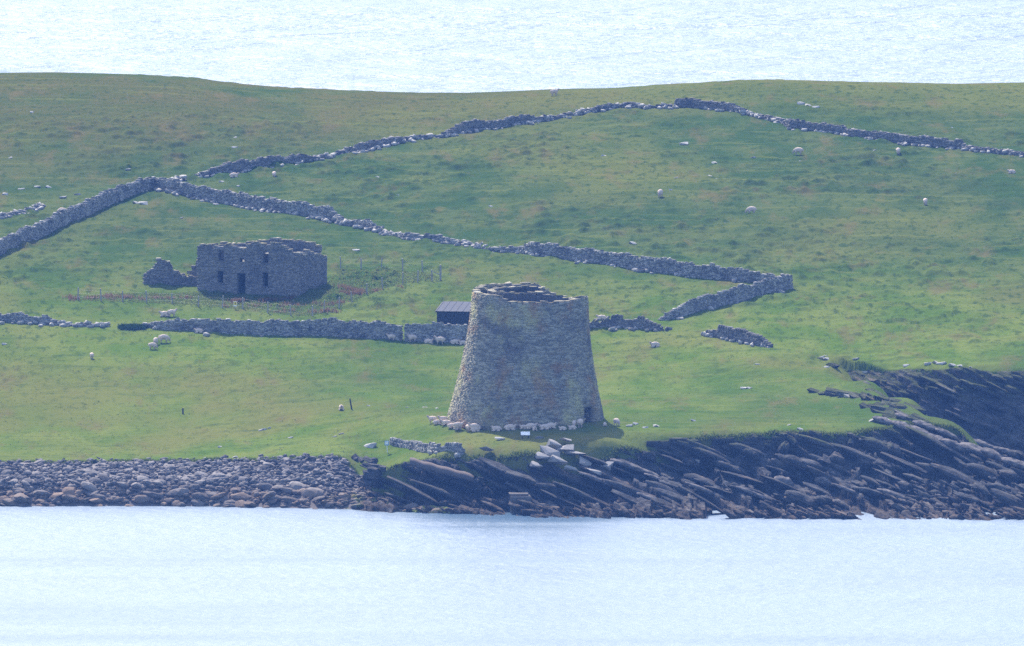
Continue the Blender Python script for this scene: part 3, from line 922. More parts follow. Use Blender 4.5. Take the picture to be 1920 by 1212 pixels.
# roofing slabs over the gallery between the two walls, and the stair head with its opening on the left
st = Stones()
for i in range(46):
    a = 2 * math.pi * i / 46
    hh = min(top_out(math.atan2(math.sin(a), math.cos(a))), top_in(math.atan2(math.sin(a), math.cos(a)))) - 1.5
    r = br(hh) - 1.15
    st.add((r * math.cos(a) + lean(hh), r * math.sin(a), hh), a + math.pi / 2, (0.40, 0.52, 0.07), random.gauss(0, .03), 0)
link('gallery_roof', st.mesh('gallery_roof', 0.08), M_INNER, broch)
st = Stones()
for i in range(95):
    a = math.radians(random.uniform(130, 182)); 
    if 142 < math.degrees(a) < 156: continue
    hh = 11.8 + 1.05 * random.random() ** 1.2; r = br(12) - random.uniform(0.2, 1.3)
    st.add((r * math.cos(a) + lean(hh), r * math.sin(a), hh), a + math.pi / 2 + random.gauss(0, .15), (random.uniform(.2, .4), random.uniform(.2, .35), .06), random.gauss(0, .06), random.gauss(0, .06))
tag(link('stair_head', st.mesh('stair_head', 0.15), M_CAP, broch), kind='stuff')
# floor of the court inside
bm = bmesh.new(); bmesh.ops.create_cone(bm, cap_ends=True, segments=40, radius1=5.2, radius2=5.2, depth=0.3)
bmesh.ops.translate(bm, verts=bm.verts, vec=(0.2, 0, 8.0)); me = bpy.data.meshes.new('inner_floor'); bm.to_mesh(me); bm.free()
link('inner_floor', me, M_FLOOR, broch)
# door passage with lintel
d = empty('doorway'); d.parent = broch
rr = br(0.8)
dc = Vector((rr * math.cos(PHI_DOOR), rr * math.sin(PHI_DOOR), 0))
d.location = dc; d.rotation_euler = (0, 0, PHI_DOOR)
for sgn in (-1, 1):
    st = Stones()
    for k in range(9):
        for q in range(6):
            st.add((-0.35 - q * 0.6, sgn * (0.86 + 0.2), -0.2 + k * 0.21), random.gauss(0, .03), (0.33, 0.24, 0.10))
    link('passage_wall', st.mesh('passage_wall', 0.06), M_BROCH, d)
link('lintel', box_mesh('lintel', (0.6, 2.3, 0.2), 0.03, 0.02, (-0.40, 0, 1.70)), M_BROCH, d)
link('passage_roof', box_mesh('passage_roof', (3.4, 1.9, 0.2), 0, 0, (-2.3, 0, 1.72)), M_BROCH, d)
link('passage_end', box_mesh('passage_end', (0.2, 1.9, 2.2), 0, 0, (-3.6, 0, 0.7)), M_BROCH, d)

# ------------------------------------------------------------------ dry stone field walls
def dyke(name, label, pts, thick=0.7, ch=0.135, ln=0.27, rubble=0.0, upright=False, group='dry stone field walls', mat=None):
    W = [np.append(hit(p[0], p[1]), p[2]) for p in pts]
    W = np.array(W)
    seg = np.hypot(np.diff(W[:, 0]), np.diff(W[:, 1])); cum = np.concatenate([[0], np.cumsum(seg)])
    L = cum[-1]
    f = lambda s, k: np.interp(s, cum, W[:, k])
    base = W[:, :3].mean(0); base[2] = float(gz(base[0], base[1]))
    S = Stones(); R = Stones()
    s = 0.0
    wig = random.uniform(0, 9)
    top_h = lambda q: float(f(q, 3)) * (1 + 0.10 * math.sin(q * 1.7 + wig) * math.sin(q * .53)) + 0.10 * float(vnoise(q * 1.1, wig, 3))
    k = 0
    hmax = max(W[:, 3]) * 1.15
    while k * ch < hmax:
        z = k * ch
        s = random.uniform(-.2, 0)
        while s < L:
            l = ln * random.uniform(0.6, 1.6)
            q = min(max(s + l / 2, 0), L); s += l
            hq = top_h(q)
            if z + ch * .4 > hq: continue
            x, y = float(f(q, 0)), float(f(q, 1)); x2, y2 = float(f(q + .3, 0)), float(f(q + .3, 1)); x1, y1 = float(f(q - .3, 0)), float(f(q - .3, 1))
            a = math.atan2(y2 - y1, x2 - x1); g = float(gz(x, y))
            bat = thick * (0.5 - 0.16 * z / 1.5)
            nx, ny = -math.sin(a), math.cos(a)
            last = z + ch * 1.2 > hq
            for sd in (-1, 1):
                dep = bat * 0.6
                o = sd * (bat - dep + random.gauss(0, .025))
                S.add((x + nx * o, y + ny * o, g - 0.12 + z + ch / 2 + random.gauss(0, .01)), a + random.gauss(0, .07),
                      (l / 2 + .015, dep, ch / 2 + .012), random.gauss(0, .06), random.gauss(0, .06))
            if last and random.random() < (0.95 if upright else 0.45):
                if upright:
                    S.add((x, y, g - .05 + z + ch + .08), a + random.gauss(0, .2), (random.uniform(.05, .1), bat * .9, random.uniform(.14, .26)), random.uniform(.2, .7), random.gauss(0, .1))
                else:
                    S.add((x, y, g - .1 + z + ch + .04), a + random.gauss(0, .3), (random.uniform(.10, .24), bat * random.uniform(.6, 1), random.uniform(.04, .07)), random.gauss(0, .15), random.gauss(0, .1))
        k += 1
    # stones fallen along the foot
    n = int(L * (1.2 + 9 * rubble))
    for i in range(n):
        q = random.uniform(0, L); low = float(f(q, 3)) < 0.75
        if not low and random.random() < 0.65: continue
        x, y = float(f(q, 0)), float(f(q, 1)); sp = random.gauss(0, 0.55 if low else 0.75)
        if not low: sp = -abs(sp) - 0.35
        x += random.gauss(0, .3); y += sp
        g = float(gz(x, y)); m = random.uniform(.08, .24)
        R.add((x, y, g + m * .5 + (max(0, .3 - abs(sp)) if low else 0)), random.uniform(0, 3.1), (m * 1.4, m, m * .7), random.gauss(0, .3), random.gauss(0, .3), random.uniform(.55, 1))
    o = empty(name, base)
    tag(o, label, 'wall', group)
    for nm, cl, jt in (('stonework', S, 0.16), ('fallen_stones', R, 0.22)):
        if cl.C:
            cl.C = [np.array(c) - base for c in cl.C]
            tag(link(nm, cl.mesh(nm, jt), M_DYKE if nm == 'fallen_stones' else mat or M_DYKE, o), kind='stuff')
    return o

dyke('field_wall', 'stone wall climbing from the left picture edge to the corner above the ruined house',
     [(-60, 505, 1.6), (0, 478, 1.6), (100, 432, 1.6), (200, 385, 1.5), (265, 359, 1.35), (288, 355, 1.3)])
dyke('field_wall', 'stone wall descending behind the ruined house, its lower end tumbled into pale rubble',
     [(292, 355, 1.3), (350, 367, 1.4), (440, 385, 1.5), (540, 400, 1.4), (620, 413, 1.3), (632, 416, .8), (650, 423, .5), (690, 428, .85), (715, 437, .3), (745, 443, .25), (770, 450, .75), (830, 455, .7), (868, 460, .2), (908, 467, .05)], rubble=0.8)
dyke('field_wall', 'long stone wall running from the rubble gap above the tower to the right corner',
     [(912, 469, .2), (930, 472, .6), (975, 474, .6), (1000, 479, 1.4), (1100, 492, 1.4), (1200, 507, 1.5), (1300, 520, 1.45), (1400, 528, 1.3), (1440, 532, 1.0), (1476, 537, 1.2)], rubble=0.25)
dyke('field_wall', 'stone wall slanting down from the right enclosure corner towards the tower',
     [(1481, 541, 1.5), (1400, 563, 1.6), (1300, 588, 1.5), (1265, 597, 1.0), (1240, 601, .3)])
dyke('field_wall', 'low ruinous stone wall starting beside the corner above the house, climbing right',
     [(312, 349, .12), (345, 337, .25), (385, 331, .5), (420, 326, 1.2), (500, 314, 1.1), (560, 306, .9), (600, 298, .45), (622, 295, .3)], rubble=0.5, mat=M_DYKE_DARK)
dyke('field_wall', 'broken middle stretch of the upper hill wall with pale collapsed gaps',
     [(632, 291, .4), (670, 285, .9), (720, 274, .8), (780, 263, .45), (830, 258, .5), (870, 249, 1.3), (930, 241, 1.0), (985, 232, 1.0), (1030, 226, .45), (1075, 218, .4), (1140, 206, .6), (1180, 201, .7), (1210, 204, .3), (1262, 203, .35)], rubble=0.7, mat=M_DYKE_DARK)
dyke('field_wall', 'upper hill wall from its highest dark block down to the right picture edge',
     [(1268, 201, .9), (1300, 202, 1.0), (1370, 208, .9), (1400, 215, .5), (1470, 233, .45), (1485, 241, 1.0), (1580, 253, 1.0), (1586, 254, .75), (1700, 271, 1.1), (1800, 280, 1.0), (1812, 282, .45), (1920, 294, .55), (1990, 303, .6)], rubble=0.3, mat=M_DYKE_DARK)
dyke('field_wall', 'short low heap-like stone wall at the left picture edge below the house fence',
     [(-40, 601, .9), (0, 603, .9), (40, 605, 1.0), (60, 607, .6), (90, 609, .95), (112, 611, .3), (160, 612, .3), (203, 612, .12)], rubble=0.6)
dyke('field_wall', 'long straight grey wall across the pasture below the ruined house',
     [(278, 613, .3), (300, 617, .9), (400, 624, 1.35), (500, 628, 1.5), (600, 629, 1.65), (700, 635, 1.75), (751, 639, 1.75)])
dyke('field_wall', 'grey wall in front of the dark shed, running behind the tower',
     [(761, 640, 1.75), (880, 644, 1.95), (960, 642, 1.8), (1010, 640, 1.6)])
dyke('field_wall', 'dark broken wall end emerging from behind the tower on its right',
     [(1050, 625, 1.1), (1110, 618, .65), (1150, 614, .95), (1200, 616, 1.0), (1230, 620, .5), (1252, 621, .1)], rubble=0.3, upright=True, mat=M_DYKE_DARK)
dyke('field_wall', 'isolated dark wall fragment with upright coping stones on the right pasture',
     [(1318, 630, .12), (1335, 632, .45), (1350, 634, 1.0), (1400, 643, .95), (1430, 649, .65), (1444, 652, .1)], rubble=0.2, upright=True, mat=M_DYKE_DARK)
dyke('field_wall', 'line of tumbled pale stones at the left edge above the climbing wall',
     [(-30, 412, .25), (0, 408, .35), (40, 403, .45), (80, 388, .3)], rubble=1.0)
dyke('field_wall', 'low curving retaining wall beside the blue sign above the shore',
     [(735, 833, .35), (770, 840, .5), (820, 848, .55), (868, 852, .6)], upright=True, thick=0.5)

# ------------------------------------------------------------------ ruined house
def panel(S, cap, p0, p1, top, thick, openings=(), z0=-1.5, ch=0.14, ln=0.32):
    """wall between two plan points (local frame), outer face on the right-hand side of p0->p1; openings (u0,u1,z0,z1)"""
    p0 = np.array(p0, float); p1 = np.array(p1, float)
    L = np.hypot(*(p1 - p0)); dx = (p1 - p0) / L; a = math.atan2(dx[1], dx[0]); nx = np.array([-dx[1], dx[0]])
    z = z0
    while z < 6.5:
        u = random.uniform(-.15, 0.0)
        c = ch * random.uniform(.8, 1.15)
        while u < L - 0.05:
            l = min(ln * random.uniform(.55, 1.6), L - u)
            cuts = [(u, u + l)]
            for (a0, a1, b0, b1) in openings:
                if b0 < z + c / 2 < b1:
                    nc = []
                    for (s, e) in cuts:
                        if e <= a0 or s >= a1: nc.append((s, e))
                        else:
                            if s < a0 - .06: nc.append((s, a0))
                            if e > a1 + .06: nc.append((a1, e))
                    cuts = nc
            for (s, e) in cuts:
                m = (s + e) / 2
                if z + c * .5 > top(m): continue
                for sd in (0, 1):
                    o = (0.27 if sd == 0 else 0.73) * thick + random.gauss(0, .015)
                    q = p0 + dx * m + nx * o
                    S.add((q[0], q[1], z + c / 2), a + random.gauss(0, .02), ((e - s) / 2 + .012, thick * .27, c / 2 + .012), random.gauss(0, .015), random.gauss(0, .02))
                if z + c * 1.5 > top(m) and random.random() < .9:
                    q = p0 + dx * m + nx * thick * .5
                    cap.add((q[0], q[1], z + c + .05), a + random.gauss(0, .1), ((e - s) / 2 + .04, thick * random.uniform(.45, .55), random.uniform(.04, .09)), random.gauss(0, .05), random.gauss(0, .05))
            u += l
        z += c

hl = hit(371, 547)
house = empty('ruined_house', (hl[0], hl[1], hl[2] + 0.05), math.radians(-23))
tag(house, 'roofless two-storey grey stone house ruin standing inside the wire fence', 'house')
jag = lambda u, s=0: 0.15 * math.sin(u * 2.3 + s) + 0.10 * math.sin(u * 6.3 + 2 * s) + 0.06 * math.sin(u * 13.7 + s)
HL, HD = 11.0, 8.0
ftop = lambda u: float(np.interp(u, [0, 4.0, 5.2, 5.5, 6.2, 9.0, 9.7, 10.4, 11.0], [4.62, 4.72, 4.5, 4.75, 5.15, 5.05, 4.8, 4.3, 3.9])) + jag(u) * .6
OPEN = [(2.2, 2.85, .9, 2.15), (4.4, 5.35, -1.5, 2.0), (7.25, 7.9, .7, 2.2), (2.3, 2.95, 3.2, 4.3), (4.7, 5.25, 3.1, 3.5), (7.3, 7.95, 3.1, 4.4)]
S, Cp = Stones(), Stones()
panel(S, Cp, (0, 0), (HL, 0), ftop, .7, OPEN)
tag(link('front_wall', S.mesh('front_wall'), M_HOUSE, house), kind='stuff')
S = Stones()
panel(S, Cp, (HL, 0.7), (HL, HD), lambda u: float(np.interp(u, [0, .8, 2.2, 4.4, 5.4, 6.3], [3.9, 3.95, 4.05, 3.9, 3.6, 3.4])) + jag(u, 1) * .7, .7, [])
tag(link('gable_wall', S.mesh('gable_wall'), M_HOUSE, house), kind='stuff')
S = Stones()
panel(S, Cp, (HL - .7, HD), (0.0, HD), lambda u: float(np.interp(u, [0, .8, 1.0, 5, 7, 9.9], [4.3, 4.6, 4.75, 4.9, 4.6, 4.2])) + jag(u, 2) * .5, .7, [(2.0, 2.6, 1, 2.2), (6.5, 7.1, 3.2, 4.1)])
tag(link('back_wall', S.mesh('back_wall'), M_HOUSE, house), kind='stuff')
S = Stones()
panel(S, Cp, (0, HD), (0, 0.7), lambda u: float(np.interp(u, [0, 6.3], [4.2, 4.5])) + jag(u, 3), .7, [])
tag(link('end_wall', S.mesh('end_wall'), M_HOUSE, house), kind='stuff')
S = Stones()
panel(S, Cp, (5.9, HD - .75), (5.9, 0.75), lambda u: float(np.interp(u, [0, 2.5, 5.5], [4.2, 4.6, 4.3])) + jag(u, 4), .5, [])
tag(link('cross_wall', S.mesh('cross_wall'), M_HOUSE, house), kind='stuff')
tag(link('wall_head', Cp.mesh('wall_head', .2), M_CAP, house), kind='stuff')
for (a0, a1, b0, b1) in OPEN[:4] + OPEN[5:]:
    link('lintel', box_mesh('lintel', (a1 - a0 + .3, .34, .14), .015, .01, ((a0 + a1) / 2, .14, b1 + .05)), M_HOUSE, house)
    if b0 > 0:
        link('window_sill', box_mesh('window_sill', (a1 - a0 + .2, .4, .09), .01, .01, ((a0 + a1) / 2, .12, b0 - .03)), M_HOUSE, house)
link('added_shade_floor', box_mesh('added_shade_floor', (HL - 1.4, HD - 1.4, .18), 0, .004, (HL / 2, HD / 2, 2.72)), M_FLOOR, house)  # added slab, shuts out sky light so the lower windows look dark
link('added_shade_loft', box_mesh('added_shade_loft', (3.7, 3.2, .14), 0, .004, (8.05, 2.3, 3.95)), M_FLOOR, house)  # added slab, darkens the upper right window from inside
link('added_shade_loft', box_mesh('added_shade_loft', (5.0, 3.0, .14), 0, .004, (3.25, 2.2, 4.3)), M_FLOOR, house)  # added slab, darkens the upper left window likewise
# roofless lean-to on the left
an = empty('outbuilding_ruin'); an.parent = house
an.rotation_euler = (0, 0, math.radians(17)); an.location = (-7.0, 1.7, 0)
S, Cp = Stones(), Stones()
panel(S, Cp, (0, 0), (3.8, 0), lambda u: float(np.interp(u, [0, .35, 1.4, 1.8, 2.6, 3.0, 3.5, 3.8], [.8, 1.3, 2.4, 2.75, 2.75, 2.1, 1.5, 1.2])) + jag(u, 5), .7)
panel(S, Cp, (3.8, 0), (7.3, -0.3), lambda u: float(np.interp(u, [0, .3, 1.8, 2.4], [1.3, 1.1, 1.05, 1.2])) + jag(u, 6) * .7, .6)
panel(S, Cp, (.7, 3.8), (0.0, .7), lambda u: 1.2 + jag(u, 7), .6)
panel(S, Cp, (5.3, 3.8), (1.2, 3.8), lambda u: float(np.interp(u, [0, 1, 4], [2.4, 1.1, .8])) + jag(u, 8), .6)
tag(link('masonry', S.mesh('masonry'), M_HOUSE, an), kind='stuff')
tag(link('lichened_top', Cp.mesh('lichened_top', .2), M_CAP, an), kind='stuff')

# ------------------------------------------------------------------ shed behind the wall
sh = hit(819, 608)
shed = empty('timber_shed', (sh[0], sh[1], sh[2]), math.radians(-9))
tag(shed, 'dark timber shed with ribbed grey sheet roof, half hidden by the tower', 'shed')
SL, SD, SH = 6.6, 4.2, 1.40
pm = box_mesh('plank', (.29, .05, SH), .006, 0, (0, 0, SH / 2))
pm.materials.append(M_DARKWOOD)
for i in range(22):
    o = bpy.data.objects.new('plank', pm); COL.objects.link(o); o.parent = shed; o.location = (.15 + i * .3, random.uniform(-.012, .012), -.1)
for i in range(14):
    for xx in (0, SL):
        o = bpy.data.objects.new('plank', pm); COL.objects.link(o); o.parent = shed; o.location = (xx + (.04 if xx == 0 else -.04), .2 + i * .3, -.1); o.rotation_euler = (0, 0, math.pi / 2)
link('back_boarding', box_mesh('back_boarding', (SL, .06, SH + .5), 0, 0, (SL / 2, SD, SH / 2)), M_DARKWOOD, shed)
link('roof_deck', box_mesh('roof_deck', (SL + .3, SD + .5, .08), 0, 0, (0, 0, 0)), M_DARKWOOD, shed)
rd = shed.children[-1]; rd.location = (SL / 2, SD / 2, SH + .16); rd.rotation_euler = (math.radians(7), 0, 0)
rm = box_mesh('roof_sheet', (.66, SD + .6, .03), 0, 0); rm.materials.append(M_METALROOF)
rib = box_mesh('rib', (.07, SD + .6, .06), .01, 0); rib.materials.append(M_METALROOF)
for i in range(10):
    o = bpy.data.objects.new('roof_sheet', rm); COL.objects.link(o); o.parent = rd; o.location = (-SL / 2 + .12 + .68 * i + .2, 0, .062)
    o = bpy.data.objects.new('rib', rib); COL.objects.link(o); o.parent = rd; o.location = (-SL / 2 + .12 + .68 * i - .14, 0, .08)

# ------------------------------------------------------------------ fence round the house
fence = empty('wire_fence', hit(502, 588))
tag(fence, 'pale wooden post and wire fence enclosing the ruined house', 'fence')
fb = np.array(fence.location)
FP = [(146, 564), (190, 566), (230, 568), (275, 569), (323, 571), (372, 577), (417, 579), (455, 580), (502, 588), (545, 592), (586, 594), (607, 586), (636, 579), (660, 570), (688, 553), (717, 544), (755, 533), (783, 530), (810, 528), (826, 526)]
BP = [(826, 526), (792, 511), (755, 509), (715, 508), (677, 507), (639, 506)]
pm = box_mesh('post', (.11, .11, 1.45), .015, .02, (0, 0, .55)); pm.materials.append(M_WOOD)
tops = []
def fpost(px, row):
    h = hit(px, row)
    o = bpy.data.objects.new('post', pm); COL.objects.link(o); o.parent = fence
    o.location = h - fb; o.rotation_euler = (random.gauss(0, .05), random.gauss(0, .05), random.uniform(0, 3)); o.scale = (1, 1, random.uniform(.85, 1.05))
    return h
def wires(hs):
    for zz in (.35, .7, 1.05):
        V = []; Q = []
        for h in hs:
            c = h - fb + np.array([0, 0, zz])
            V += [c + (0, 0, .004), c + (0, -.004, -.002), c + (0, .004, -.002)]
        for i in range(len(hs) - 1):
            for j in range(3):
                Q.append((i * 3 + j, i * 3 + (j + 1) % 3, i * 3 + 3 + (j + 1) % 3, i * 3 + 3 + j))
        link('wire', mesh_np('wire', V, Q), M_WIRE, fence)
wires([fpost(*p) for p in FP[:-1]] + [hit(*FP[-1])])
wires([hit(*BP[0])] + [fpost(*p) for p in BP[1:]])
h = hit(826, 526)
so = link('strainer_post', box_mesh('strainer_post', (.2, .2, 1.75), .02, .01, (0, 0, .7)), M_WOOD, fence); so.location = h - fb
h2 = hit(811, 527)
bl = np.array(h2) - h; Lb = math.hypot(bl[0], bl[1])
br_o = link('brace', box_mesh('brace', (Lb, .09, .09), .01), M_WOOD, fence); br_o.location = (h + h2) / 2 - fb + np.array([0, 0, .75]); br_o.rotation_euler = (0, .45, math.atan2(bl[1], bl[0]) + math.pi)
h = hit(441, 580)
sg = empty('warning_sign', (h[0], h[1] - .12, h[2]))
tag(sg, 'small yellow and white sign on the fence in front of the ruined house', 'sign')
link('board', box_mesh('board', (.36, .025, .52), .004, 0, (0, 0, .55)), M_WHITE, sg)
link('printed_panel', box_mesh('printed_panel', (.30, .008, .34), 0, 0, (0, -.018, .60)), M_YELLOW, sg)
link('symbol', box_mesh('symbol', (.10, .006, .20), 0, 0, (0, -.026, .60)), M_BLACK, sg)
link('stake', pole_mesh('stake', .025, .85, 6), M_WOOD, sg).location = (0, .045, -.2)

# ------------------------------------------------------------------ posts, signs, jetty, ramp
h = hit(660, 768)
p = link('leaning_post', pole_mesh('leaning_post', .075, 1.25, 8, .85), M_DARKWOOD); p.location = (h[0], h[1], h[2] - .15); p.rotation_euler = (0, -.17, 0)
tag(p, 'dark wooden post leaning left in the pasture beside a sheep', 'post')
h = hit(343, 777)
p = link('stub_post', pole_mesh('stub_post', .08, .75, 8, .9), M_DARKWOOD); p.location = (h[0], h[1], h[2] - .15)
tag(p, 'short dark upright post alone in the lower left pasture', 'post')

h = hit(727, 850)
sg = empty('blue_sign', (h[0], h[1], h[2]))
tag(sg, 'small pale blue sign on a thin leaning pole at the head of the ramp', 'sign')
o = link('pole', pole_mesh('pole', .04, 1.0, 8), M_WHITE, sg); o.rotation_euler = (0, -.10, 0); o.location = (0, 0, -.15)
o = link('board', box_mesh('board', (.40, .03, .44), .006), M_BLUE, sg); o.location = (-.10, -.03, .92)
o = link('printed_panel', box_mesh('printed_panel', (.30, .008, .30), 0), M_WHITE, sg); o.location = (-.10, -.055, .94)

h = hit(985, 822)
sg = empty('information_panel', (h[0], h[1], h[2]))
tag(sg, 'white tilted information panel on the grass in front of the tower', 'panel')
for sx in (-.3, .3):
    link('leg', box_mesh('leg', (.08, .08, .5), .01, 0, (sx, .05, .12)), M_DARKWOOD, sg)
o = link('frame', box_mesh('frame', (.95, .62, .05), .008), M_DARKWOOD, sg); o.location = (0, 0, .42); o.rotation_euler = (math.radians(32), 0, 0)
o2 = link('printed_board', box_mesh('printed_board', (.88, .55, .02), 0, 0, (0, 0, .036)), M_WHITE, o)
h = hit(1011, 823)
o = link('flat_stone', rock_proto('flat_stone', 77, 2, .3, .7), M_DYKE); o.location = (h[0], h[1], h[2] + .08); o.scale = (.62, .5, .45)
tag(o, 'low flat grey stone lying beside the white information panel', 'stone')

# concrete landing
yq = y_at(962, 0.05) + 0.9
jt = empty('landing_stage', (0.2, yq, 0))
tag(jt, 'weathered concrete landing block with a lower step at the water edge', 'landing')
link('block', box_mesh('block', (2.0, 2.6, 2.35), .16, .045, (0.6, 0.4, 0.55)), M_CONC, jt)
link('step', box_mesh('step', (2.5, 2.2, 1.4), .14, .05, (2.85, 0.35, 0.15)), M_CONC, jt)
link('slab', box_mesh('slab', (1.7, 1.8, .12), .03, .08, (0.4, 0.5, 1.76)), M_CONC, jt)
# sloping path cut into the shore
P0 = np.array([(768 - 960) / F * 1482, y_at(861, 4.75), 4.75]); P1 = np.array([(888 - 960) / F * 1480, y_at(893, 2.95) , 2.95])
V = []
nn = 14
for i in range(nn + 1):
    k = i / nn; c = P0 * (1 - k) + P1 * k; wdt = 0.55 + .1 * math.sin(i * 2.1)
    zz = c[2] + .05 * math.sin(i * 1.7)
    V += [(c[0], c[1] - wdt - .3, zz - .25), (c[0], c[1] - wdt, zz), (c[0], c[1] + wdt, zz + .12), (c[0], c[1] + wdt + .2, zz - .6), (c[0], c[1] - wdt - .1, zz - .55)]
Q = []
for i in range(nn):
    for j in range(5):
        Q.append((i * 5 + j, i * 5 + (j + 1) % 5, i * 5 + 5 + (j + 1) % 5, i * 5 + 5 + j))
rp_o = link('footpath', mesh_np('footpath', V, Q), M_PATH)
tag(rp_o, kind='structure', label='narrow trodden ramp slanting down the rocks from the blue sign')

# ------------------------------------------------------------------ sheep
M_FLEECE = NT('fleece')
M_FLEECE = M_FLEECE.done(M_FLEECE.mix(M_FLEECE.noise(14, 4, .6), (0.50, 0.39, 0.32), (0.68, 0.55, 0.46)), 1.0, 0.0)
M_SKIN = plain('sheep_face', (0.42, 0.33, 0.28), .9, .1, .2)
def sheep_mesh(name, pose):
    bm = bmesh.new()
    def ball(c, r, rot=0.0):
        m = Matrix.Translation(c) @ Matrix.Rotation(rot, 4, 'Y') @ Matrix.Diagonal((*r, 1))
        bmesh.ops.create_icosphere(bm, subdivisions=3, radius=1.0, matrix=m)
    def limb(a, b, ra, rb):
        a = Vector(a); b = Vector(b); d = b - a
        m = Matrix.Translation((a + b) / 2) @ d.to_track_quat('Z', 'Y').to_matrix().to_4x4()
        bmesh.ops.create_cone(bm, cap_ends=True, segments=12, radius1=ra, radius2=rb, depth=d.length + .02, matrix=m)
    lying = pose == 'lying'
    bz = .30 if lying else .58
    ball((-.20, 0, bz), (.36, .27, .27)); ball((.12, 0, bz + .01), (.38, .26, .27)); ball((-.02, 0, bz + .03), (.44, .28, .27))
    if pose == 'grazing':
        nk, hd, mz = (.50, 0, bz - .08), (.62, 0, bz - .28), (.68, 0, bz - .43)
    elif lying:
        nk, hd, mz = (.46, 0, bz + .12), (.55, 0, bz + .24), (.68, 0, bz + .17)
    else:
        nk, hd, mz = (.48, 0, bz + .16), (.56, 0, bz + .31), (.70, 0, bz + .24)
    limb((.32, 0, bz + .02), nk, .20, .14); limb(nk, hd, .14, .09)
    ball(hd, (.11, .085, .095)); limb(hd, mz, .08, .05); ball(mz, (.05, .045, .045))
    for sy in (-1, 1):
        ball((hd[0] - .03, sy * .12, hd[2] + .03), (.03, .06, .025))
        for sx in (-.30, .26):
            if lying:
                ball((sx, sy * .2, .12), (.17, .10, .12)); limb((sx + .05, sy * .24, .07), (sx + .28, sy * .25, .045), .05, .04)
            else:
                kx = sx + (.02 if sx > 0 else .07)
                ball((sx, sy * .13, bz - .18), (.12, .09, .17))
                limb((sx, sy * .13, bz - .22), (kx, sy * .13, .25), .07, .045); limb((kx, sy * .13, .25), (sx, sy * .13, .0), .045, .042)
    ball((-.56, 0, bz - .04), (.06, .05, .12))
    me = bpy.data.meshes.new(name); bm.to_mesh(me); bm.free()
    o = bpy.data.objects.new(name, me); COL.objects.link(o)
    md = o.modifiers.new('remesh', 'REMESH'); md.mode = 'VOXEL'; md.voxel_size = .028; md.use_smooth_shade = True
    sm = o.modifiers.new('smooth', 'SMOOTH'); sm.iterations = 3; sm.factor = .5
    dg = bpy.context.evaluated_depsgraph_get()
    out = bpy.data.meshes.new_from_object(o.evaluated_get(dg)); out.name = name
    bpy.data.objects.remove(o); bpy.data.meshes.remove(me)
    out.materials.clear(); out.materials.append(M_FLEECE); out.materials.append(M_SKIN)
    H = Vector(hd)
    for p in out.polygons:
        c = p.center
        face = c.x > hd[0] - .06 and (c - H).length < .27
        p.material_index = 1 if face or (not lying and c.z < .30) else 0
        p.use_smooth = True
    for v in out.vertices:
        if v.co.x < hd[0] - .08 and v.co.z > .3 * (not lying):
            q = 0.022 * float(vnoise(v.co.x * 13, v.co.y * 13 + v.co.z * 9, 5)); v.co += v.normal * q
    return out
SHEEP = {k: sheep_mesh('sheep', k) for k in ('standing', 'grazing', 'lying')}
L_, R_, T_, A_ = math.pi, 0.0, -math.pi / 2, math.pi / 2   # facing left, right, towards the viewer, away
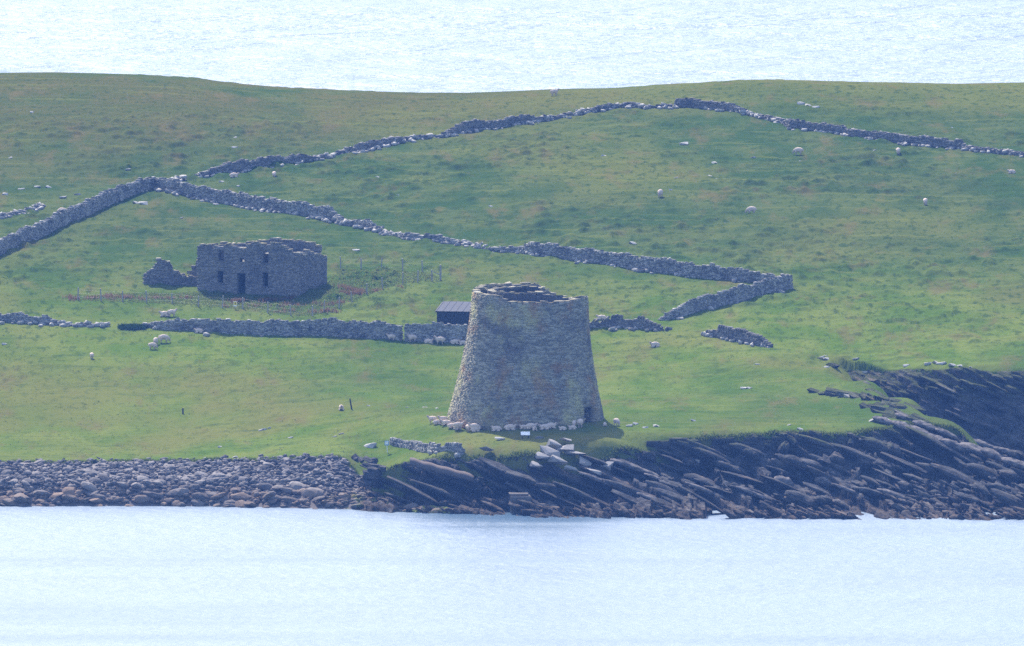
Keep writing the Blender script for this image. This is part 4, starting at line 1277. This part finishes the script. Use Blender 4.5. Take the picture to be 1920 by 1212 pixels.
FLOCK = [
    (1039, 180, 'standing', R_ + .3, 1.0, 'lone sheep silhouetted on the skyline against the sea'),
    (439, 333, 'lying', R_, 1.0, 'cream sheep resting under the upper wall above the enclosure corner'),
    (514, 334, 'grazing', T_, .95, 'sheep grazing on open hill right of the enclosure corner'),
    (116, 404, 'grazing', L_ + .6, 1.05, 'sheep half hidden behind the climbing wall near the left edge'),
    (1497, 291, 'grazing', L_, 1.1, 'sheep grazing side-on below the dark stretch of upper right wall'),
    (1684, 291, 'grazing', T_, 1.05, 'sheep facing the viewer close under the upper right wall'),
    (1238, 370, 'grazing', T_ - .3, 1.1, 'pale sheep grazing head-on in mid hill beside small white stones'),
    (1409, 402, 'grazing', L_ + .3, 1.1, 'sheep grazing to the left in the middle of the hillside'),
    (1735, 386, 'grazing', T_, 1.05, 'lone bright sheep far right on the open hillside'),
    (1897, 326, 'lying', L_, .85, 'small sheep lying at the right edge of the hillside'),
    (309, 594, 'lying', L_, 1.1, 'sheep lying behind the left end of the long lower wall'),
    (322, 594, 'standing', R_, 1.0, 'sheep standing behind the left end of the long lower wall'),
    (373, 625, 'lying', L_, .9, 'sheep lying against the foot of the long lower wall'),
    (307, 643, 'grazing', R_, 1.15, 'largest of three sheep grazing together below the wall end'),
    (292, 647, 'grazing', T_, 1.0, 'middle sheep of the three grazing below the wall end'),
    (286, 656, 'grazing', R_ - .4, .95, 'lowest sheep of the three grazing below the wall end'),
    (172, 674, 'grazing', A_, .9, 'lone small sheep on the left of the lower pasture'),
    (734, 640, 'standing', L_, .9, 'leftmost sheep sheltering at the wall near its notch'),
    (773, 642, 'standing', L_ + .2, 1.0, 'sheep at the wall just right of the notch'),
    (804, 645, 'lying', R_, .95, 'sheep lying below the shed at the wall foot'),
    (825, 646, 'standing', L_, 1.05, 'sheep standing broadside at the wall foot below the shed'),
    (853, 646, 'lying', R_, .95, 'sheep lying at the wall close to the tower'),
    (868, 647, 'lying', L_, .85, 'sheep at the wall foot almost touching the tower outline'),
    (1128, 600, 'lying', L_, 1.0, 'round sheep resting on the turf behind the wall right of the tower'),
    (1228, 651, 'lying', L_ + .2, 1.05, 'sheep lying alone on the turf right of the tower'),
    (640, 769, 'lying', T_, 1.0, 'sheep lying beside the dark leaning post'),
    (811, 794, 'standing', L_, .95, 'outermost sheep on the left of the flock by the tower'),
    (820, 796, 'lying', R_, .9, 'second sheep of the flock left of the tower foot'),
    (831, 794, 'standing', L_ + .2, .95, 'sheep standing just outside the tower left edge'),
    (843, 796, 'lying', L_, 1.0, 'sheep lying against the tower left corner'),
    (862, 799, 'lying', R_, .95, 'sheep lying near the tower left foot between two groups'),
    (874, 801, 'lying', T_ + .6, .95, 'sheep lying with raised rump at the left tower foot'),
    (885, 799, 'standing', R_, 1.05, 'sheep standing close against the left part of the tower wall'),
    (899, 802, 'grazing', T_ + .4, .95, 'sheep left of the pale one lying in front of the tower'),
    (914, 801, 'standing', L_, 1.1, 'broad sheep standing behind the pale lying one at the tower'),
    (906, 805, 'lying', R_ + .2, 1.0, 'pale sheep lying out in front of the tower flock'),
    (940, 804, 'lying', L_, 1.0, 'left sheep of the pair lying below the tower middle'),
    (959, 805, 'lying', R_ + .2, 1.15, 'right sheep of the pair lying below the tower middle'),
    (982, 805, 'lying', L_, .8, 'small sheep left of the huddle above the information panel'),
    (996, 805, 'lying', R_, 1.15, 'biggest sheep of the huddle above the information panel'),
    (1003, 808, 'lying', T_, .8, 'front sheep of the huddle above the information panel'),
    (1021, 806, 'lying', L_, 1.05, 'sheep stretched low right of the huddle at the tower foot'),
    (1033, 804, 'lying', R_, 1.1, 'sheep with raised head right of the huddle at the tower foot'),
    (1055, 807, 'lying', L_, .75, 'tiny sheep lying between the huddle and the doorway'),
    (1073, 806, 'lying', L_, .8, 'small low sheep left of the tower doorway'),
    (1077, 802, 'grazing', T_, .95, 'narrow sheep standing head-on left of the doorway'),
    (1088, 802, 'grazing', A_, 1.15, 'plump sheep standing nearest to the tower doorway'),
    (1134, 799, 'lying', A_, .7, 'small sheep at the tower right corner past the doorway'),
    (1156, 799, 'grazing', T_ + .5, 1.0, 'sheep standing alone just right of the tower'),
]
for px, row, pose, hd, sc, lab in FLOCK:
    h = hit(px, row)
    if 800 < px < 1140 and row > 780:      # keep the flock outside the tower wall
        v = np.array([h[0] - BX, h[1] - BY]); r = np.hypot(*v)
        if r < 8.35: v = v / r * 8.35; h = np.array([BX + v[0], BY + v[1], float(gz(BX + v[0], BY + v[1]))])
    o = bpy.data.objects.new('sheep', SHEEP[pose]); COL.objects.link(o)
    o.location = (h[0], h[1], h[2] - .01); o.rotation_euler = (0, 0, hd + random.gauss(0, .12)); o.scale = (sc * .86, sc * .86, sc * .86)
    tag(o, lab, 'sheep', 'white sheep scattered over the island')

# ------------------------------------------------------------------ rough grass
def blades_mesh(name, P, hgt, wid, lean_=.35, tri=3):
    n = len(P) * tri
    B = np.repeat(np.asarray(P), tri, 0) + np.concatenate([rng.normal(0, .10, (n, 2)), np.zeros((n, 1))], 1)
    B[:, 2] = gz(B[:, 0], B[:, 1]) + relief(B[:, 0], B[:, 1]) - .03
    a = rng.uniform(0, math.pi, n); H = rng.uniform(.5, 1.1, n) * hgt; W = rng.uniform(.6, 1.2, n) * wid
    d = np.stack([np.cos(a), np.sin(a), 0 * a], -1) * W[:, None]
    tp = B + np.stack([rng.normal(0, lean_, n) * H, rng.normal(0, lean_, n) * H, H], -1)
    V = np.stack([B - d, B + d, tp], 1).reshape(-1, 3)
    return mesh_np(name, V, np.arange(3 * n).reshape(-1, 3), np.repeat(rng.uniform(0, 1, n), 3))
def blade_mat(name, a, b):
    t = NT(name)
    c = t.mix(t.attr('tint'), a, b)
    m = t.done(c, 1.0, 0.0)
    tr = t.n('ShaderNodeBsdfTranslucent'); t.put(tr.inputs[0], c)
    mx = t.n('ShaderNodeMixShader'); mx.inputs[0].default_value = .55
    t.t.links.new(t.b.outputs[0], mx.inputs[1]); t.t.links.new(tr.outputs[0], mx.inputs[2]); t.t.links.new(mx.outputs[0], t.out.inputs[0])
    return m
M_BLADE = blade_mat('grass_blade', (0.055, 0.095, 0.018), (0.125, 0.140, 0.034))
N = 16000
gx = rng.uniform(-60, 60, N); gy = rng.uniform(-20, 240, N)
keep = (gy > y_edge(gx) + wob(gx) + .2) & (np.hypot(gx - BX, gy - BY) > 8.0) & (fbm(gx / 7, gy / 9, 91, 3) > -.12)
zz = gz(gx, gy); sl = np.abs(gz(gx, gy + .5) - gz(gx, gy - .5))
keep &= sl < .45
gpx = 960 + F * gx / (gy + 1500)
keep &= ~((gpx > 1530) & (gy > np.interp(gpx, [1540, 1640, 1720, 1800, 1920, 2050], [40, 28, 17, 6, -5, -20])) & (gy < np.interp(gpx, [1540, 1640, 1720, 1920, 2600], [52, 47, 42, 39, 38])))
tg = link('grass', blades_mesh('grass', np.stack([gx, gy, zz], -1)[keep], .16, .05), M_BLADE)
tag(tg, 'tufts of rough grass over the pasture', 'grass', kind='stuff')
# turf fringe along the shore edge
ex = rng.uniform(-58, 45, 5200)
eyy = y_edge(ex) + wob(ex) + np.abs(rng.normal(0, .35, len(ex)))
tg = link('turf_fringe_grass', blades_mesh('turf_fringe_grass', np.stack([ex, eyy, 0 * ex], -1), .28, .07), M_BLADE)
tag(tg, 'ragged fringe of grass along the top of the shore', 'grass', kind='stuff')
# long grass and docks inside the fence
def in_poly(px, py, poly):
    c = np.zeros(len(px), bool); j = len(poly) - 1
    for i in range(len(poly)):
        xi, yi = poly[i]; xj, yj = poly[j]
        c ^= ((yi > py) != (yj > py)) & (px < (xj - xi) * (py - yi) / (yj - yi + 1e-9) + xi); j = i
    return c
poly = [tuple(hit(*p)[:2]) for p in FP] + [tuple(hit(*p)[:2]) for p in ((792, 511), (715, 508), (639, 506), (610, 535), (556, 556), (370, 549), (268, 549), (150, 556))]
xs_ = [p[0] for p in poly]; ys_ = [p[1] for p in poly]
qx = rng.uniform(min(xs_), max(xs_), 13000); qy = rng.uniform(min(ys_), max(ys_), 13000)
k = in_poly(qx, qy, poly); qx, qy = qx[k], qy[k]
M_LONG = blade_mat('long_grass', (0.085, 0.140, 0.030), (0.150, 0.155, 0.048))
tg = link('long_grass', blades_mesh('long_grass', np.stack([qx, qy, 0 * qx], -1), .22, .06, .25, 4), M_LONG)
tag(tg, 'long ungrazed grass inside the house fence', 'grass', kind='stuff')
M_DOCK = blade_mat('dock_seed', (0.115, 0.088, 0.044), (0.180, 0.102, 0.060))
DP = []
for px, row, rx, ry, n in ((652, 556, .9, 1.2, 420), (455, 566, 2.6, 1.0, 520), (190, 561, 2.6, 1.2, 420), (690, 545, 1.6, 1.5, 260), (625, 572, 1.4, 1.0, 220), (300, 562, 4.0, .8, 300), (590, 586, 2, .8, 200), (500, 575, 3, .9, 200)):
    h = hit(px, row)
    for q in range(max(3, int(rx * 3))):
        m = int(n * .55 / max(3, int(rx * 3)) * random.uniform(.4, 1.6)); cx, cy = h[0] + random.gauss(0, rx * .75), h[1] + random.gauss(0, ry * .6)
        DP.append(np.stack([cx + rng.normal(0, .35, m), cy + rng.normal(0, .35, m), np.zeros(m)], -1))
tg = link('dock_weeds', blades_mesh('dock_weeds', np.concatenate(DP), .48, .05, .2, 2), M_DOCK)
tag(tg, 'rust red dock weeds along the house fence', 'weeds', kind='stuff')
# dark rushes at the gap in the lower wall
h = hit(243, 616)
RP = np.stack([h[0] + .3 + 1.5 * rng.uniform(-1, 1, 700) * np.sqrt(rng.uniform(0, 1, 700)), h[1] + rng.normal(0, .4, 700), np.zeros(700)], -1)
M_RUSH = blade_mat('rush', (0.010, 0.028, 0.014), (0.022, 0.048, 0.020))
tg = link('rush_clump', blades_mesh('rush_clump', RP, .45, .05, .25, 4), M_RUSH)
tag(tg, 'dark green clump of rushes in the gap at the left end of the long wall', 'rushes', kind='stuff')

# ------------------------------------------------------------------ sea haze
hz = bpy.data.materials.new('sea_haze'); hz.use_nodes = True
hz.node_tree.nodes.clear()
ho = hz.node_tree.nodes.new('ShaderNodeOutputMaterial'); pv = hz.node_tree.nodes.new('ShaderNodeVolumePrincipled')
pv.inputs['Color'].default_value = (0.17, 0.38, 1.0, 1)
pv.inputs['Density'].default_value = 0.000055
pv.inputs['Anisotropy'].default_value = 0.2
hz.node_tree.links.new(pv.outputs[0], ho.inputs['Volume'])
bxm = box_mesh('haze', (12100, 10100, 165), 0, 0, (0, 2000, 165 / 2 - 9))
haze = link('haze', bxm, hz)
tag(haze, 'thin blue sea haze over the sound and the island', 'haze', kind='stuff')
